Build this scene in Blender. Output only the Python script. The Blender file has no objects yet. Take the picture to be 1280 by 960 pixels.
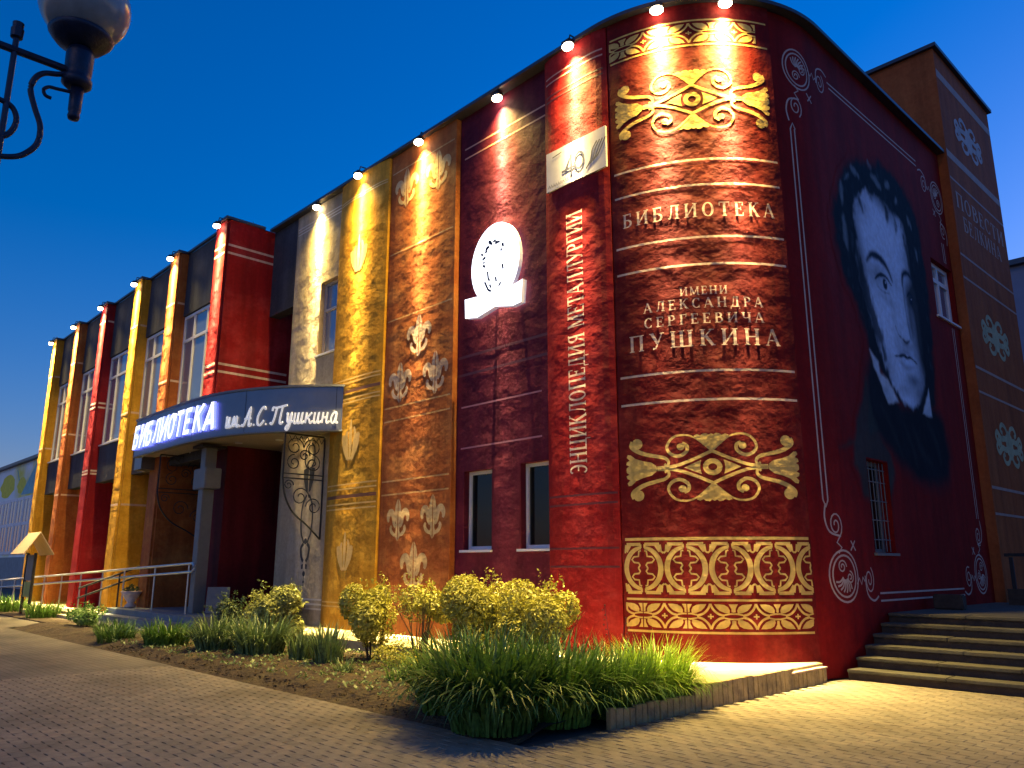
import bpy, bmesh, math, random
from mathutils import Vector, Matrix, noise
from math import sin, cos, pi, radians as rad
random.seed(7)
scn = bpy.context.scene
C = scn.collection

# ------------------------------------------------------------------ camera
cam_d = bpy.data.cameras.new("camera"); cam = bpy.data.objects.new("camera", cam_d); C.objects.link(cam)
PITCH, YAW = rad(12.93), rad(43.6)
cam.location = (0, 0, 1.5)
cam.rotation_euler = (pi/2 + PITCH, 0, pi/2 - YAW)
cam_d.sensor_width = 36; cam_d.lens = 36*991/1280
cam_d.clip_end = 2000; cam_d.clip_start = .05
scn.camera = cam
# ------------------------------------------------------------------ world: dusk sky
SUN_EL, SUN_AZ = rad(34), rad(0)      # the added street-light fill comes from the street side
w = bpy.data.worlds.new("World"); scn.world = w; w.use_nodes = True
nt = w.node_tree; bg = nt.nodes['Background']
sky = nt.nodes.new('ShaderNodeTexSky'); sky.sky_type = 'NISHITA'; sky.sun_disc = False
sky.sun_elevation = rad(14.0); sky.sun_rotation = rad(0)
sky.altitude = 0; sky.air_density = 1.6; sky.dust_density = 0.2; sky.ozone_density = 8.0
hs = nt.nodes.new('ShaderNodeHueSaturation'); hs.inputs['Saturation'].default_value = 1.2
hs.inputs['Value'].default_value = 1.0
tint = nt.nodes.new('ShaderNodeVectorMath'); tint.operation = 'MULTIPLY'; tint.inputs[1].default_value = (1.4, .96, 1.42)
nt.links.new(sky.outputs[0], hs.inputs['Color']); nt.links.new(hs.outputs[0], tint.inputs[0]); nt.links.new(tint.outputs[0], bg.inputs[0])
bg.inputs[1].default_value = 0.12
# ------------------------------------------------------------------ sun
sd = bpy.data.lights.new("fill_sun", 'SUN'); so = bpy.data.objects.new("fill_sun", sd); C.objects.link(so)
sd.energy = 0.17; sd.angle = rad(12); sd.color = (1.0, .62, .30)  # warm fill added in place of street lighting
dirv = Vector((-0.30, 0.78, -0.60)).normalized()     # direction the light travels
so.rotation_euler = dirv.to_track_quat('-Z', 'Y').to_euler()
# ------------------------------------------------------------------ exposure
scn.view_settings.view_transform = 'Standard'; scn.view_settings.look = 'None'
scn.view_settings.exposure = 0.0; scn.view_settings.gamma = 1.0
scn.cycles.use_denoising = True
scn.cycles.max_bounces = 6
scn.cycles.sample_clamp_indirect = 8.0

# ================================================================== materials
MATS = {}
def nodes(name):
    m = bpy.data.materials.new(name); m.use_nodes = True
    n = m.node_tree.nodes; b = n['Principled BSDF']
    return m, m.node_tree, n, b
def mat(name, col, rough=.7, var=.18, scale=3.0, bump=.0, bscale=20, metal=0, dirt=None, fine=0.3, spec=.5, stretch=(1,1,1)):
    if name in MATS: return MATS[name]
    m, t, n, b = nodes(name)
    b.inputs['Roughness'].default_value = rough; b.inputs['Metallic'].default_value = metal
    b.inputs['Specular IOR Level'].default_value = spec
    tc = n.new('ShaderNodeTexCoord'); geo = n.new('ShaderNodeNewGeometry')
    mp = n.new('ShaderNodeMapping'); mp.inputs['Scale'].default_value = stretch
    t.links.new(geo.outputs['Position'], mp.inputs[0])
    nz = n.new('ShaderNodeTexNoise'); nz.inputs['Scale'].default_value = scale; nz.inputs['Detail'].default_value = 8
    nz.inputs['Roughness'].default_value = .65
    t.links.new(mp.outputs[0], nz.inputs['Vector'])
    rmp = n.new('ShaderNodeMapRange'); rmp.inputs[1].default_value = .3; rmp.inputs[2].default_value = .7
    rmp.inputs[3].default_value = 1-var; rmp.inputs[4].default_value = 1+var
    t.links.new(nz.outputs['Fac'], rmp.inputs[0])
    mx = n.new('ShaderNodeVectorMath'); mx.operation = 'SCALE'
    mx.inputs[0].default_value = col[:3]
    t.links.new(rmp.outputs[0], mx.inputs['Scale'])
    out = mx.outputs[0]
    if dirt:
        n2 = n.new('ShaderNodeTexNoise'); n2.inputs['Scale'].default_value = dirt[1]; n2.inputs['Detail'].default_value = 6
        t.links.new(mp.outputs[0], n2.inputs['Vector'])
        r2 = n.new('ShaderNodeMapRange'); r2.inputs[1].default_value = .48; r2.inputs[2].default_value = .66
        r2.inputs[4].default_value = dirt[2]
        t.links.new(n2.outputs['Fac'], r2.inputs[0])
        mm = n.new('ShaderNodeMix'); mm.data_type = 'RGBA'
        mm.inputs[7].default_value = (*dirt[0], 1)
        t.links.new(r2.outputs[0], mm.inputs[0]); t.links.new(out, mm.inputs[6]); out = mm.outputs[2]
    t.links.new(out, b.inputs['Base Color'])
    if bump:
        bn = n.new('ShaderNodeTexNoise'); bn.inputs['Scale'].default_value = bscale; bn.inputs['Detail'].default_value = 6
        t.links.new(mp.outputs[0], bn.inputs['Vector'])
        bp = n.new('ShaderNodeBump'); bp.inputs['Strength'].default_value = 1; bp.inputs['Distance'].default_value = bump
        t.links.new(bn.outputs['Fac'], bp.inputs['Height']); t.links.new(bp.outputs[0], b.inputs['Normal'])
    MATS[name] = m
    return m
def plaster(name, col, cloud=None, b1=.028):
    """painted render: big undulations, trowel marks, fine grain, cloudy leather-like print with ragged lamp light painted in"""
    if name in MATS: return MATS[name]
    m, t, n, b = nodes(name)
    b.inputs['Roughness'].default_value = .7; b.inputs['Specular IOR Level'].default_value = .12
    geo = n.new('ShaderNodeNewGeometry')
    def nz(scale, det, rough=.6, vec=None):
        x = n.new('ShaderNodeTexNoise'); x.inputs['Scale'].default_value = scale; x.inputs['Detail'].default_value = det
        x.inputs['Roughness'].default_value = rough
        t.links.new(vec or geo.outputs['Position'], x.inputs['Vector']); return x.outputs['Fac']
    mp = n.new('ShaderNodeMapping'); mp.inputs['Scale'].default_value = (1, 1, 1.3)
    mp.inputs['Rotation'].default_value = (0, rad(25), 0)
    t.links.new(geo.outputs['Position'], mp.inputs[0])
    c1 = nz(1.1, 9, .68, mp.outputs[0]); r = n.new('ShaderNodeMapRange')
    r.inputs[1].default_value = .47; r.inputs[2].default_value = .63; t.links.new(c1, r.inputs[0])
    r.inputs[4].default_value = .75
    mm = n.new('ShaderNodeMix'); mm.data_type = 'RGBA'
    mm.inputs[6].default_value = (*col, 1)
    cc = cloud or tuple(min(1, v*1.5+.02) for v in col)
    mm.inputs[7].default_value = (*cc, 1); t.links.new(r.outputs[0], mm.inputs[0])  # paler clouds also put ragged patches of lamp light into the colour
    c2 = nz(14, 6); r2 = n.new('ShaderNodeMapRange'); r2.inputs[1].default_value = .3; r2.inputs[2].default_value = .7
    r2.inputs[3].default_value = .85; r2.inputs[4].default_value = 1.12; t.links.new(c2, r2.inputs[0])
    sc_ = n.new('ShaderNodeVectorMath'); sc_.operation = 'SCALE'
    m3 = n.new('ShaderNodeMapping'); m3.inputs['Scale'].default_value = (2.4, 2.4, .22); t.links.new(geo.outputs['Position'], m3.inputs[0])
    c3 = nz(1.6, 7, .6, m3.outputs[0]); r3 = n.new('ShaderNodeMapRange'); r3.inputs[1].default_value = .35; r3.inputs[2].default_value = .62; r3.inputs[3].default_value = .72; r3.inputs[4].default_value = 1.06
    t.links.new(c3, r3.inputs[0]); mu = n.new('ShaderNodeMath'); mu.operation = 'MULTIPLY'; t.links.new(r2.outputs[0], mu.inputs[0]); t.links.new(r3.outputs[0], mu.inputs[1])
    t.links.new(mm.outputs[2], sc_.inputs[0]); t.links.new(mu.outputs[0], sc_.inputs['Scale'])
    t.links.new(sc_.outputs[0], b.inputs['Base Color'])
    h1 = nz(2.6, 5, .52); h2 = nz(60, 3)
    ad = n.new('ShaderNodeMath'); ad.operation = 'MULTIPLY_ADD'; ad.inputs[1].default_value = .05
    t.links.new(h2, ad.inputs[0]); t.links.new(h1, ad.inputs[2])
    bp = n.new('ShaderNodeBump'); bp.inputs['Distance'].default_value = b1; bp.inputs['Strength'].default_value = 1
    t.links.new(ad.outputs[0], bp.inputs['Height']); t.links.new(bp.outputs[0], b.inputs['Normal'])
    MATS[name] = m; return m
def emis(name, col, st):
    if name in MATS: return MATS[name]
    m, t, n, b = nodes(name)
    b.inputs['Base Color'].default_value = (.8, .8, .8, 1)
    b.inputs['Emission Color'].default_value = (*col, 1); b.inputs['Emission Strength'].default_value = st
    MATS[name] = m; return m
def glassm():
    m, t, n, b = nodes('window glass')
    b.inputs['Base Color'].default_value = (.15, .19, .25, 1); b.inputs['Roughness'].default_value = .08  # pale blue base puts the sky's reflection into the pane colour
    b.inputs['Specular IOR Level'].default_value = 1.0
    b.inputs['Coat Weight'].default_value = .6; b.inputs['Coat Roughness'].default_value = .03
    tc = n.new('ShaderNodeTexNoise'); tc.inputs['Scale'].default_value = 1.3
    bp = n.new('ShaderNodeBump'); bp.inputs['Distance'].default_value = .01; t.links.new(tc.outputs[0], bp.inputs['Height'])
    t.links.new(bp.outputs[0], b.inputs['Normal'])
    MATS['glass'] = m; return m
GLASS = glassm()
GLASSD = GLASS.copy(); GLASSD.name = 'dark window glass'; _b = GLASSD.node_tree.nodes['Principled BSDF']; _b.inputs['Base Color'].default_value = (.006, .008, .008, 1); _b.inputs['Specular IOR Level'].default_value = .25; _b.inputs['Coat Weight'].default_value = .1
RED   = plaster('red plaster', (.27, .009, .011), (.36, .030, .032))
DRED  = plaster('dark red plaster', (.135, .005, .006), (.27, .030, .022))
PLUM  = plaster('plum plaster', (.090, .008, .024), (.14, .018, .034))
YEL   = plaster('yellow plaster', (.52, .25, .02), (.66, .36, .04))
BEI   = plaster('beige plaster', (.42, .33, .21), (.5, .42, .3))
ORA   = plaster('orange plaster', (.36, .10, .025), (.50, .19, .05))
BRO   = plaster('brown plaster', (.32, .085, .026), (.37, .11, .035), .02)
GREYP = plaster('dark grey panel', (.055, .058, .07), (.075, .078, .09), .012)
WINE  = plaster('wine side wall', (.20, .006, .005), (.23, .010, .008), .014)
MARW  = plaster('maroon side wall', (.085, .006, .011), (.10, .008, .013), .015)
GOLD  = plaster('pale gold paint', (.64, .44, .13), (.76, .55, .20))
CREAM = plaster('cream paint', (.64, .46, .36), (.76, .58, .48))
SILV  = mat('pale grey paint', (.52, .38, .32), .6, .15, 6)
DIMLN = mat('darker red line paint', (.10, .008, .012), .6, .1, 6)
WHITE = mat('white window frame', (.70, .70, .72), .4, .05, 6)
METAL = mat('dark metal', (.03, .03, .035), .45, .15, 9, metal=.6)
STEEL = mat('grey painted steel', (.14, .145, .145), .5, .12, 7, .002, 40)
RAIL  = mat('stainless rail', (.6, .58, .55), .3, .1, 7, metal=.8)
IRON  = mat('black wrought iron', (.015, .014, .014), .5, .2, 20)
COPE  = mat('roof coping sheet', (.05, .055, .07), .4, .15, 6, metal=.3)
SOFF  = mat('canopy soffit', (.36, .31, .25), .6, .1, 4)
FASC  = mat('canopy fascia cladding', (.15, .16, .19), .32, .10, 2, metal=.55)
CONC  = mat('concrete apron', (.36, .32, .19), .85, .2, 2.2, .012, 14, dirt=((.2, .17, .12), 3.5, .5))
STONE = mat('kerb stone', (.36, .27, .13), .85, .3, 5, .008, 30, dirt=((.1, .08, .06), 6, .6))
STEPM = mat('step slab', (.07, .064, .045), .8, .3, 4, .006, 25, dirt=((.08, .08, .07), 3, .6))
PORCH = mat('porch slab', (.16, .18, .20), .6, .2, 3, .004, 25)
JOINT = mat('joint sand', (.125, .107, .078), .95, .3, 8, .006, 50)
PAV   = [mat('paver %d' % i, c, .85, .22, 9, .004, 70, dirt=((.10, .08, .055), .9, .6)) for i, c in enumerate([(.215, .183, .135), (.19, .163, .12), (.235, .195, .14)])]
SOIL  = mat('garden soil', (.055, .036, .020), .95, .5, 9, .06, 16, dirt=((.10, .075, .03), 2.6, .7))
LAMPE = emis('flood lens', (1.0, .80, .50), 30)
SIGNE = emis('lit white sign face', (.86, .90, 1.0), 2.6)
SIGNS = emis('lit sign side', (.45, .48, .9), .25)
LETTE = emis('lit letter face', (.90, .93, 1.0), 1.5)

# ================================================================== helpers
def link(o, parent=None):
    C.objects.link(o)
    if parent: o.parent = parent
    return o
def obj(name, bm, m, parent=None, smooth=False, kind=None, label=None):
    me = bpy.data.meshes.new(name); bm.to_mesh(me); bm.free()
    for mm in (m if isinstance(m, (list, tuple)) else [m]): me.materials.append(mm)
    if smooth:
        for p in me.polygons: p.use_smooth = True
    o = bpy.data.objects.new(name, me); link(o, parent)
    if kind: o['kind'] = kind
    if label: o['label'] = label
    return o
def empty(name, label, cat, loc=(0, 0, 0), rz=0, group=None):
    o = bpy.data.objects.new(name, None); C.objects.link(o); o.location = loc; o.rotation_euler = (0, 0, rz)
    o['label'] = label; o['category'] = cat
    if group: o['group'] = group
    return o
def tag(o, label, cat, group=None):
    o['label'] = label; o['category'] = cat
    if group: o['group'] = group
    return o
def dup(root, loc=None, rz=None, label=None):
    r = root.copy(); C.objects.link(r)
    if loc is not None: r.location = loc
    if rz is not None: r.rotation_euler = (0, 0, rz)
    if label: r['label'] = label
    for ch in list(root.children):
        c = ch.copy(); C.objects.link(c); c.parent = r
        for g in ch.children:
            d = g.copy(); C.objects.link(d); d.parent = c
    return r
def box(bm, x0, x1, y0, y1, z0, z1, mi=0):
    v = [bm.verts.new(p) for p in [(x0,y0,z0),(x1,y0,z0),(x1,y1,z0),(x0,y1,z0),(x0,y0,z1),(x1,y0,z1),(x1,y1,z1),(x0,y1,z1)]]
    for f in [(0,3,2,1),(4,5,6,7),(0,1,5,4),(1,2,6,5),(2,3,7,6),(3,0,4,7)]:
        bm.faces.new([v[i] for i in f]).material_index = mi
    return v
def boxo(name, d, m, parent=None, bev=0, **k):
    bm = bmesh.new(); box(bm, *d)
    if bev: bmesh.ops.bevel(bm, geom=bm.edges[:], offset=bev, segments=2, affect='EDGES')
    return obj(name, bm, m, parent, **k)
def tube(bm, pts, r, n=8, cap=True):
    pts = [Vector(p) for p in pts]; rings = []
    rr = r if isinstance(r, (list, tuple)) else [r]*len(pts)
    up = Vector((0, 0, 1))
    for i, p in enumerate(pts):
        d = (pts[min(i+1, len(pts)-1)] - pts[max(i-1, 0)]).normalized()
        a = d.cross(up)
        if a.length < .1: a = d.cross(Vector((1, 0, 0)))
        a.normalize(); b = d.cross(a)
        rings.append([bm.verts.new(p + rr[i]*(a*cos(2*pi*k/n) + b*sin(2*pi*k/n))) for k in range(n)])
    for i in range(len(rings)-1):
        for k in range(n):
            bm.faces.new((rings[i][k], rings[i][(k+1) % n], rings[i+1][(k+1) % n], rings[i+1][k]))
    if cap:
        bm.faces.new(rings[0][::-1]); bm.faces.new(rings[-1])
def lathe(bm, prof, c=(0, 0, 0), n=20):
    rings = []
    for r, z in prof:
        rings.append([bm.verts.new((c[0]+r*cos(2*pi*k/n), c[1]+r*sin(2*pi*k/n), c[2]+z)) for k in range(n)])
    for i in range(len(rings)-1):
        for k in range(n):
            bm.faces.new((rings[i][k], rings[i][(k+1) % n], rings[i+1][(k+1) % n], rings[i+1][k]))
    bm.faces.new(rings[0][::-1]); bm.faces.new(rings[-1])
def spl(pts, n=6):
    """catmull-rom through points (any dimension)"""
    P = [Vector(p) for p in pts]; out = []
    for i in range(len(P)-1):
        a, b, c, d = P[max(i-1, 0)], P[i], P[i+1], P[min(i+2, len(P)-1)]
        for k in range(n):
            t = k/n
            out.append(.5*((2*b) + (c-a)*t + (2*a-5*b+4*c-d)*t*t + (3*b-a-3*c+d)*t**3))
    out.append(P[-1]); return out

# ================================================================== the unrolled wall: s along facade, round the corner, along the side
YF, XR, H, RC = 9.3, -5.12, 10.42, 2.61
CX, CY = -7.73, 11.91
SA = -7.73; SB = SA + RC*pi/2          # arc from SA to SB
SPINES = []                            # (s0, s1, offset, bulge)
def off(s):
    for a, b, o, bu in SPINES:
        if a <= s <= b:
            u = (s-(a+b)/2)/((b-a)/2); return o + bu*(1-u*u*u*u)
    return 0
def P(s, z, o=0):
    if s <= SA: return Vector((s, YF-o, z))
    if s >= SB: return Vector((XR+o, CY+s-SB, z))
    a = (s-SA)/RC
    return Vector((CX+(RC+o)*sin(a), CY-(RC+o)*cos(a), z))
def rng(a, b, step):
    n = max(1, int(math.ceil(abs(b-a)/step))); return [a+(b-a)*i/n for i in range(n+1)]
def panel(name, s0, s1, z0, z1, m, parent, holes=(), thick=.25, label=None, base=None, step=.1):
    ss = rng(s0, s1, step if (s1 > SA and s0 < SB) or any(a <= s0+.01 and b >= s1-.01 and bu for a, b, o, bu in SPINES) else 50)
    zs = [z0, z1]
    for h in holes: ss += [h[0], h[1]]; zs += [h[2], h[3]]
    ss = sorted(set(round(v, 4) for v in ss)); zs = sorted(set(round(v, 4) for v in zs))
    bm = bmesh.new(); V = {}
    f_off = (lambda s: off(min(max(s, s0+1e-4), s1-1e-4))) if base is None else (lambda s: base)
    ob = f_off(s0) - thick
    def v(i, j, k):
        if (i, j, k) not in V: V[i, j, k] = bm.verts.new(P(ss[i], zs[j], f_off(ss[i]) if k == 0 else ob))
        return V[i, j, k]
    def solid(i, j):
        if i < 0 or j < 0 or i >= len(ss)-1 or j >= len(zs)-1: return False
        cs, cz = (ss[i]+ss[i+1])/2, (zs[j]+zs[j+1])/2
        return not any(h[0] < cs < h[1] and h[2] < cz < h[3] for h in holes)
    for i in range(len(ss)-1):
        for j in range(len(zs)-1):
            if not solid(i, j): continue
            bm.faces.new((v(i,j,0), v(i+1,j,0), v(i+1,j+1,0), v(i,j+1,0)))
            bm.faces.new((v(i,j+1,1), v(i+1,j+1,1), v(i+1,j,1), v(i,j,1)))
            if not solid(i-1, j): bm.faces.new((v(i,j,1), v(i,j,0), v(i,j+1,0), v(i,j+1,1)))
            if not solid(i+1, j): bm.faces.new((v(i+1,j,0), v(i+1,j,1), v(i+1,j+1,1), v(i+1,j+1,0)))
            if not solid(i, j-1): bm.faces.new((v(i,j,1), v(i+1,j,1), v(i+1,j,0), v(i,j,0)))
            if not solid(i, j+1): bm.faces.new((v(i,j+1,0), v(i+1,j+1,0), v(i+1,j+1,1), v(i,j+1,1)))
    return obj(name, bm, m, parent, label=label)

# ---- paint marks: flat shapes in (s, z), laid a few mm proud of the wall
def ribbon(pts, wd, closed=False):
    pts = [Vector(p[:2]) for p in pts]; n = len(pts); out = []
    if closed: pts = pts + [pts[0]]; n += 1
    ww = wd if isinstance(wd, (list, tuple)) else [wd]*n
    if closed and len(ww) < n: ww = list(ww)+[ww[0]]
    L, Rr = [], []
    for i in range(n):
        a = pts[i-1] if i > 0 else (pts[-2] if closed else pts[i])
        b = pts[i+1] if i < n-1 else (pts[1] if closed else pts[i])
        d = b-a
        if d.length < 1e-9: d = Vector((1, 0))
        d.normalize(); q = Vector((-d.y, d.x))*ww[i]*.5
        L.append(pts[i]+q); Rr.append(pts[i]-q)
    return [[L[i], Rr[i], Rr[i+1], L[i+1]] for i in range(n-1)]
class Paint:
    def __init__(s, surf=None, o=.0025): s.sh = []; s.surf = surf; s.o = o; s.k = 0; s.grp = None
    def poly(s, pts): s.sh.append((s.grp if s.grp is not None else s.k, [tuple(p[:2]) for p in pts], s.k)); s.k += 1
    def line(s, pts, wd, closed=False):
        for q in ribbon(pts, wd, closed): s.sh.append((s.grp if s.grp is not None else s.k, [tuple(p) for p in q], s.k))
        s.k += 1
    def disc(s, c, r, ry=None, n=14): s.poly([(c[0]+r*cos(2*pi*i/n), c[1]+(ry or r)*sin(2*pi*i/n)) for i in range(n)])
    def build(s, name, m, parent=None, label=None, tf=None, step=.1, split=False):
        if split:
            ids = []
            for g_, _, _ in s.sh:
                if g_ not in ids: ids.append(g_)
            al = s.sh
            for i, g_ in enumerate(ids):
                s.sh = [q for q in al if q[0] == g_]; s.build(name, m, parent, label if i == 0 and len(ids) == 1 else None, tf, step)
            s.sh = al; return
        bm = bmesh.new(); lay = bm.verts.layers.int.new('k')
        for g_, pts, k in s.sh:
            if tf: pts = [tf(*p) for p in pts]
            vs = [bm.verts.new((p[0], p[1], 0)) for p in pts]
            for v_ in vs: v_[lay] = k
            try: f = bm.faces.new(vs)
            except ValueError: continue
            if f.calc_area() < 1e-9: continue
            f.normal_update()
            if f.normal.z < 0: f.normal_flip()
        big = [f for f in bm.faces if len(f.verts) > 4]
        bmesh.ops.triangulate(bm, faces=big)
        if s.surf is None:
            xs = [v_.co.x for v_ in bm.verts]
            if xs:
                x = math.floor(min(xs)/step)*step
                while x < max(xs):
                    x += step
                    if bm.faces and ((SA-.2 < x < SB+.2) or any(a < x < b and bu for a, b, o_, bu in SPINES)):
                        bmesh.ops.bisect_plane(bm, geom=bm.verts[:]+bm.edges[:]+bm.faces[:], plane_co=(x, 0, 0), plane_no=(1, 0, 0))
            for v_ in bm.verts:
                sx, z = v_.co.x, v_.co.y
                v_.co = P(sx, z, off(sx)+s.o+(v_[lay] % 10)*.0002)
        else:
            for v_ in bm.verts: v_.co = s.surf(v_.co.x, v_.co.y, s.o+(v_[lay] % 10)*.0002)
        return obj(name, bm, m, parent, label=label)

# ---- serif letters drawn by strokes (unit height)
T, t_ = .17, .07
def _arc(cx, cy, rx, ry, a0, a1, n=14):
    pts, ws = [], []
    for i in range(n+1):
        a = rad(a0+(a1-a0)*i/n); pts.append((cx+rx*cos(a), cy+ry*sin(a))); ws.append(t_+(T-t_)*abs(cos(a))**1.5)
    return ('l', pts, ws)
def _V(x, w_=T, y0=0, y1=1, s=3):
    o = [('l', [(x, y0), (x, y1)], w_)]
    if s & 1: o.append(('l', [(x-w_/2-.07, y0+.025), (x+w_/2+.07, y0+.025)], .05))
    if s & 2: o.append(('l', [(x-w_/2-.07, y1-.025), (x+w_/2+.07, y1-.025)], .05))
    return o
def _L(*p, w=t_): return ('l', list(p), w)
G = {
 'А': (.92, [_L((.1,0),(.42,1)), _L((.42,1),(.78,0), w=T), _L((.2,.32),(.66,.32)), _L((.0,.025),(.22,.025), w=.05), _L((.64,.025),(.92,.025), w=.05)]),
 'Б': (.80, _V(.2)+[_L((.2,.965),(.66,.965)), _L((.66,1),(.66,.74), w=.06), _arc(.36,.29,.32,.255,-90,90), _L((.2,.545),(.36,.545)), _L((.2,.035),(.36,.035))]),
 'В': (.82, _V(.2)+[_arc(.36,.755,.26,.21,-90,90), _arc(.38,.285,.30,.25,-90,90), _L((.2,.965),(.36,.965)), _L((.2,.54),(.38,.54)), _L((.2,.035),(.38,.035))]),
 'Г': (.70, _V(.2)+[_L((.2,.965),(.62,.965)), _L((.62,1),(.62,.72), w=.06)]),
 'Д': (.95, [_L((.04,.035),(.9,.035)), _L((.22,.03),(.36,.97)), _L((.68,.03),(.68,.97), w=T), _L((.3,.965),(.8,.965)), _L((.06,.06),(.06,-.22), w=.06), _L((.88,.06),(.88,-.22), w=.06)]),
 'Е': (.76, _V(.2)+[_L((.2,.965),(.64,.965)), _L((.2,.52),(.5,.52)), _L((.2,.035),(.66,.035)), _L((.64,1),(.64,.76), w=.06), _L((.66,0),(.66,.24), w=.06), _L((.5,.64),(.5,.4), w=.05)]),
 'И': (1.0, _V(.2)+_V(.8)+[_L((.22,.08),(.78,.92), w=.08)]),
 'К': (.90, _V(.2)+[_L((.25,.48),(.68,.97)), _L((.38,.58),(.76,.0), w=T), _L((.56,.975),(.84,.975), w=.05), _L((.64,.025),(.9,.025), w=.05)]),
 'Л': (.95, _V(.75)+[_L((.3,.965),(.75,.965)), ('l', [(.38,.96),(.34,.5),(.26,.12),(.12,.05)], [.07,.08,.09,.12])]),
 'М': (1.15, _V(.16, .08)+_V(.96)+[_L((.17,.98),(.55,.08), w=T), _L((.55,.08),(.93,.98))]),
 'Н': (.98, _V(.2)+_V(.78)+[_L((.2,.51),(.78,.51))]),
 'О': (.94, [_arc(.46,.5,.33,.47,0,360,26)]),
 'П': (.98, _V(.2)+_V(.78)+[_L((.2,.965),(.78,.965))]),
 'Р': (.78, _V(.2)+[_arc(.36,.725,.27,.24,-90,90), _L((.2,.965),(.36,.965)), _L((.2,.485),(.36,.485))]),
 'С': (.84, [_arc(.46,.5,.33,.47,48,312,22), _L((.7,.98),(.7,.70), w=.06), _L((.7,.02),(.7,.28), w=.05)]),
 'Т': (.84, _V(.42)+[_L((.06,.965),(.78,.965)), _L((.07,1),(.07,.72), w=.06), _L((.77,1),(.77,.72), w=.06)]),
 'У': (.88, [_L((.14,1),(.48,.36), w=T), ('l', [(.76,1),(.5,.36),(.36,.06),(.2,.06)], [.07,.07,.08,.13]), _L((.0,.975),(.28,.975), w=.05), _L((.62,.975),(.88,.975), w=.05)]),
 'Ч': (.92, _V(.74)+_V(.2, T, .58, 1, 2)+[('l', [(.2,.62),(.24,.47),(.4,.42),(.74,.5)], [.15,.1,.07,.07])]),
 'Ш': (1.36, _V(.2)+_V(.68)+_V(1.16)+[_L((.2,.035),(1.16,.035))]),
 'Э': (.84, [_arc(.38,.5,.33,.47,-132,132,22), _L((.3,.5),(.7,.5))]),
 'Ц': (1.02, _V(.2)+_V(.76)+[_L((.2,.035),(.94,.035)), _L((.94,.06),(.94,-.22), w=.06)]),
 'Я': (.86, _V(.64)+[_arc(.46,.72,.26,.245,90,270), _L((.46,.965),(.64,.965)), _L((.46,.475),(.64,.475)), _L((.46,.47),(.16,.03), w=.12), _L((.03,.025),(.24,.025), w=.05)]),
}
def text_shapes(txt, track=.12):
    x = 0; out = []
    for ch in txt:
        if ch == ' ': x += .45; continue
        adv, st = G[ch]
        out.append([(k, [(p[0]+x, p[1]) for p in pts], w_) for k, pts, w_ in st])
        x += adv+track
    return out, x-track
def put_text(pt, txt, s0, s1, z0, z1, track=.12, rot=False, surf_slope=0):
    """one Paint filled with txt between s0..s1 (or bottom..top when rot)"""
    letters, W = text_shapes(txt, track)
    for gi, st in enumerate(letters):
        for k, pts, w_ in st:
            for q in ribbon(pts, w_):
                if not rot: qq = [(s0+p[0]/W*(s1-s0), z0+p[1]*(z1-z0)) for p in q]
                else: qq = [(s1-p[1]*(s1-s0), z0+p[0]/W*(z1-z0)) for p in q]
                pt.sh.append(('letter%d_%s' % (gi, txt), qq, pt.k))
            pt.k += 1

# ================================================================== ground
bm = bmesh.new()
box(bm, -150, 60, -60, 160, -.6, -.03)
g = obj('ground', bm, mat('far asphalt', (.06, .058, .056), .9, .25, 2, .006, 40)); g['kind'] = 'structure'

# distant pavement sheet (material relief only)
def tilemat():
    m, t, n, b = nodes('pavement blocks far')
    geo = n.new('ShaderNodeNewGeometry'); mp = n.new('ShaderNodeMapping')
    mp.inputs['Scale'].default_value = (4.4, 4.4, 4.4); t.links.new(geo.outputs['Position'], mp.inputs[0])
    br = n.new('ShaderNodeTexBrick'); br.inputs['Scale'].default_value = 1
    br.inputs['Mortar Size'].default_value = .03; br.inputs['Row Height'].default_value = .46; br.inputs['Brick Width'].default_value = .94
    br.inputs[1].default_value = (.19, .163, .122, 1); br.inputs[2].default_value = (.17, .147, .108, 1); br.inputs[3].default_value = (.12, .10, .075, 1)
    t.links.new(mp.outputs[0], br.inputs[0])
    nz = n.new('ShaderNodeTexNoise'); nz.inputs['Scale'].default_value = .7; nz.inputs['Detail'].default_value = 10
    t.links.new(geo.outputs['Position'], nz.inputs['Vector'])
    r = n.new('ShaderNodeMapRange'); r.inputs[1].default_value = .3; r.inputs[2].default_value = .7; r.inputs[3].default_value = .5; r.inputs[4].default_value = 1.2
    t.links.new(nz.outputs['Fac'], r.inputs[0])
    s_ = n.new('ShaderNodeVectorMath'); s_.operation = 'SCALE'; t.links.new(br.outputs[0], s_.inputs[0]); t.links.new(r.outputs[0], s_.inputs['Scale'])
    t.links.new(s_.outputs[0], b.inputs['Base Color']); b.inputs['Roughness'].default_value = .85
    bp = n.new('ShaderNodeBump'); bp.inputs['Distance'].default_value = .005; bp.invert = True
    t.links.new(br.outputs['Fac'], bp.inputs['Height'])
    b2 = n.new('ShaderNodeBump'); b2.inputs['Distance'].default_value = .02; n3 = n.new('ShaderNodeTexNoise'); n3.inputs['Scale'].default_value = 6
    t.links.new(geo.outputs['Position'], n3.inputs['Vector'])
    t.links.new(n3.outputs['Fac'], b2.inputs['Height']); t.links.new(bp.outputs[0], b2.inputs['Normal']); t.links.new(b2.outputs[0], b.inputs['Normal'])
    return m
TILE = tilemat()
bm = bmesh.new()
def sheet(bm, pts, z): bm.faces.new([bm.verts.new((x, y, z)) for x, y in pts])
sheet(bm, [(-60, -8), (-13, -8), (-13, 5.1), (-23.6, 5.1), (-24.6, 6.4), (-60, 6.4)], 0)
sheet(bm, [(-13, -8), (12, -8), (12, 1.2), (-13, 1.2)], 0)
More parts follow.
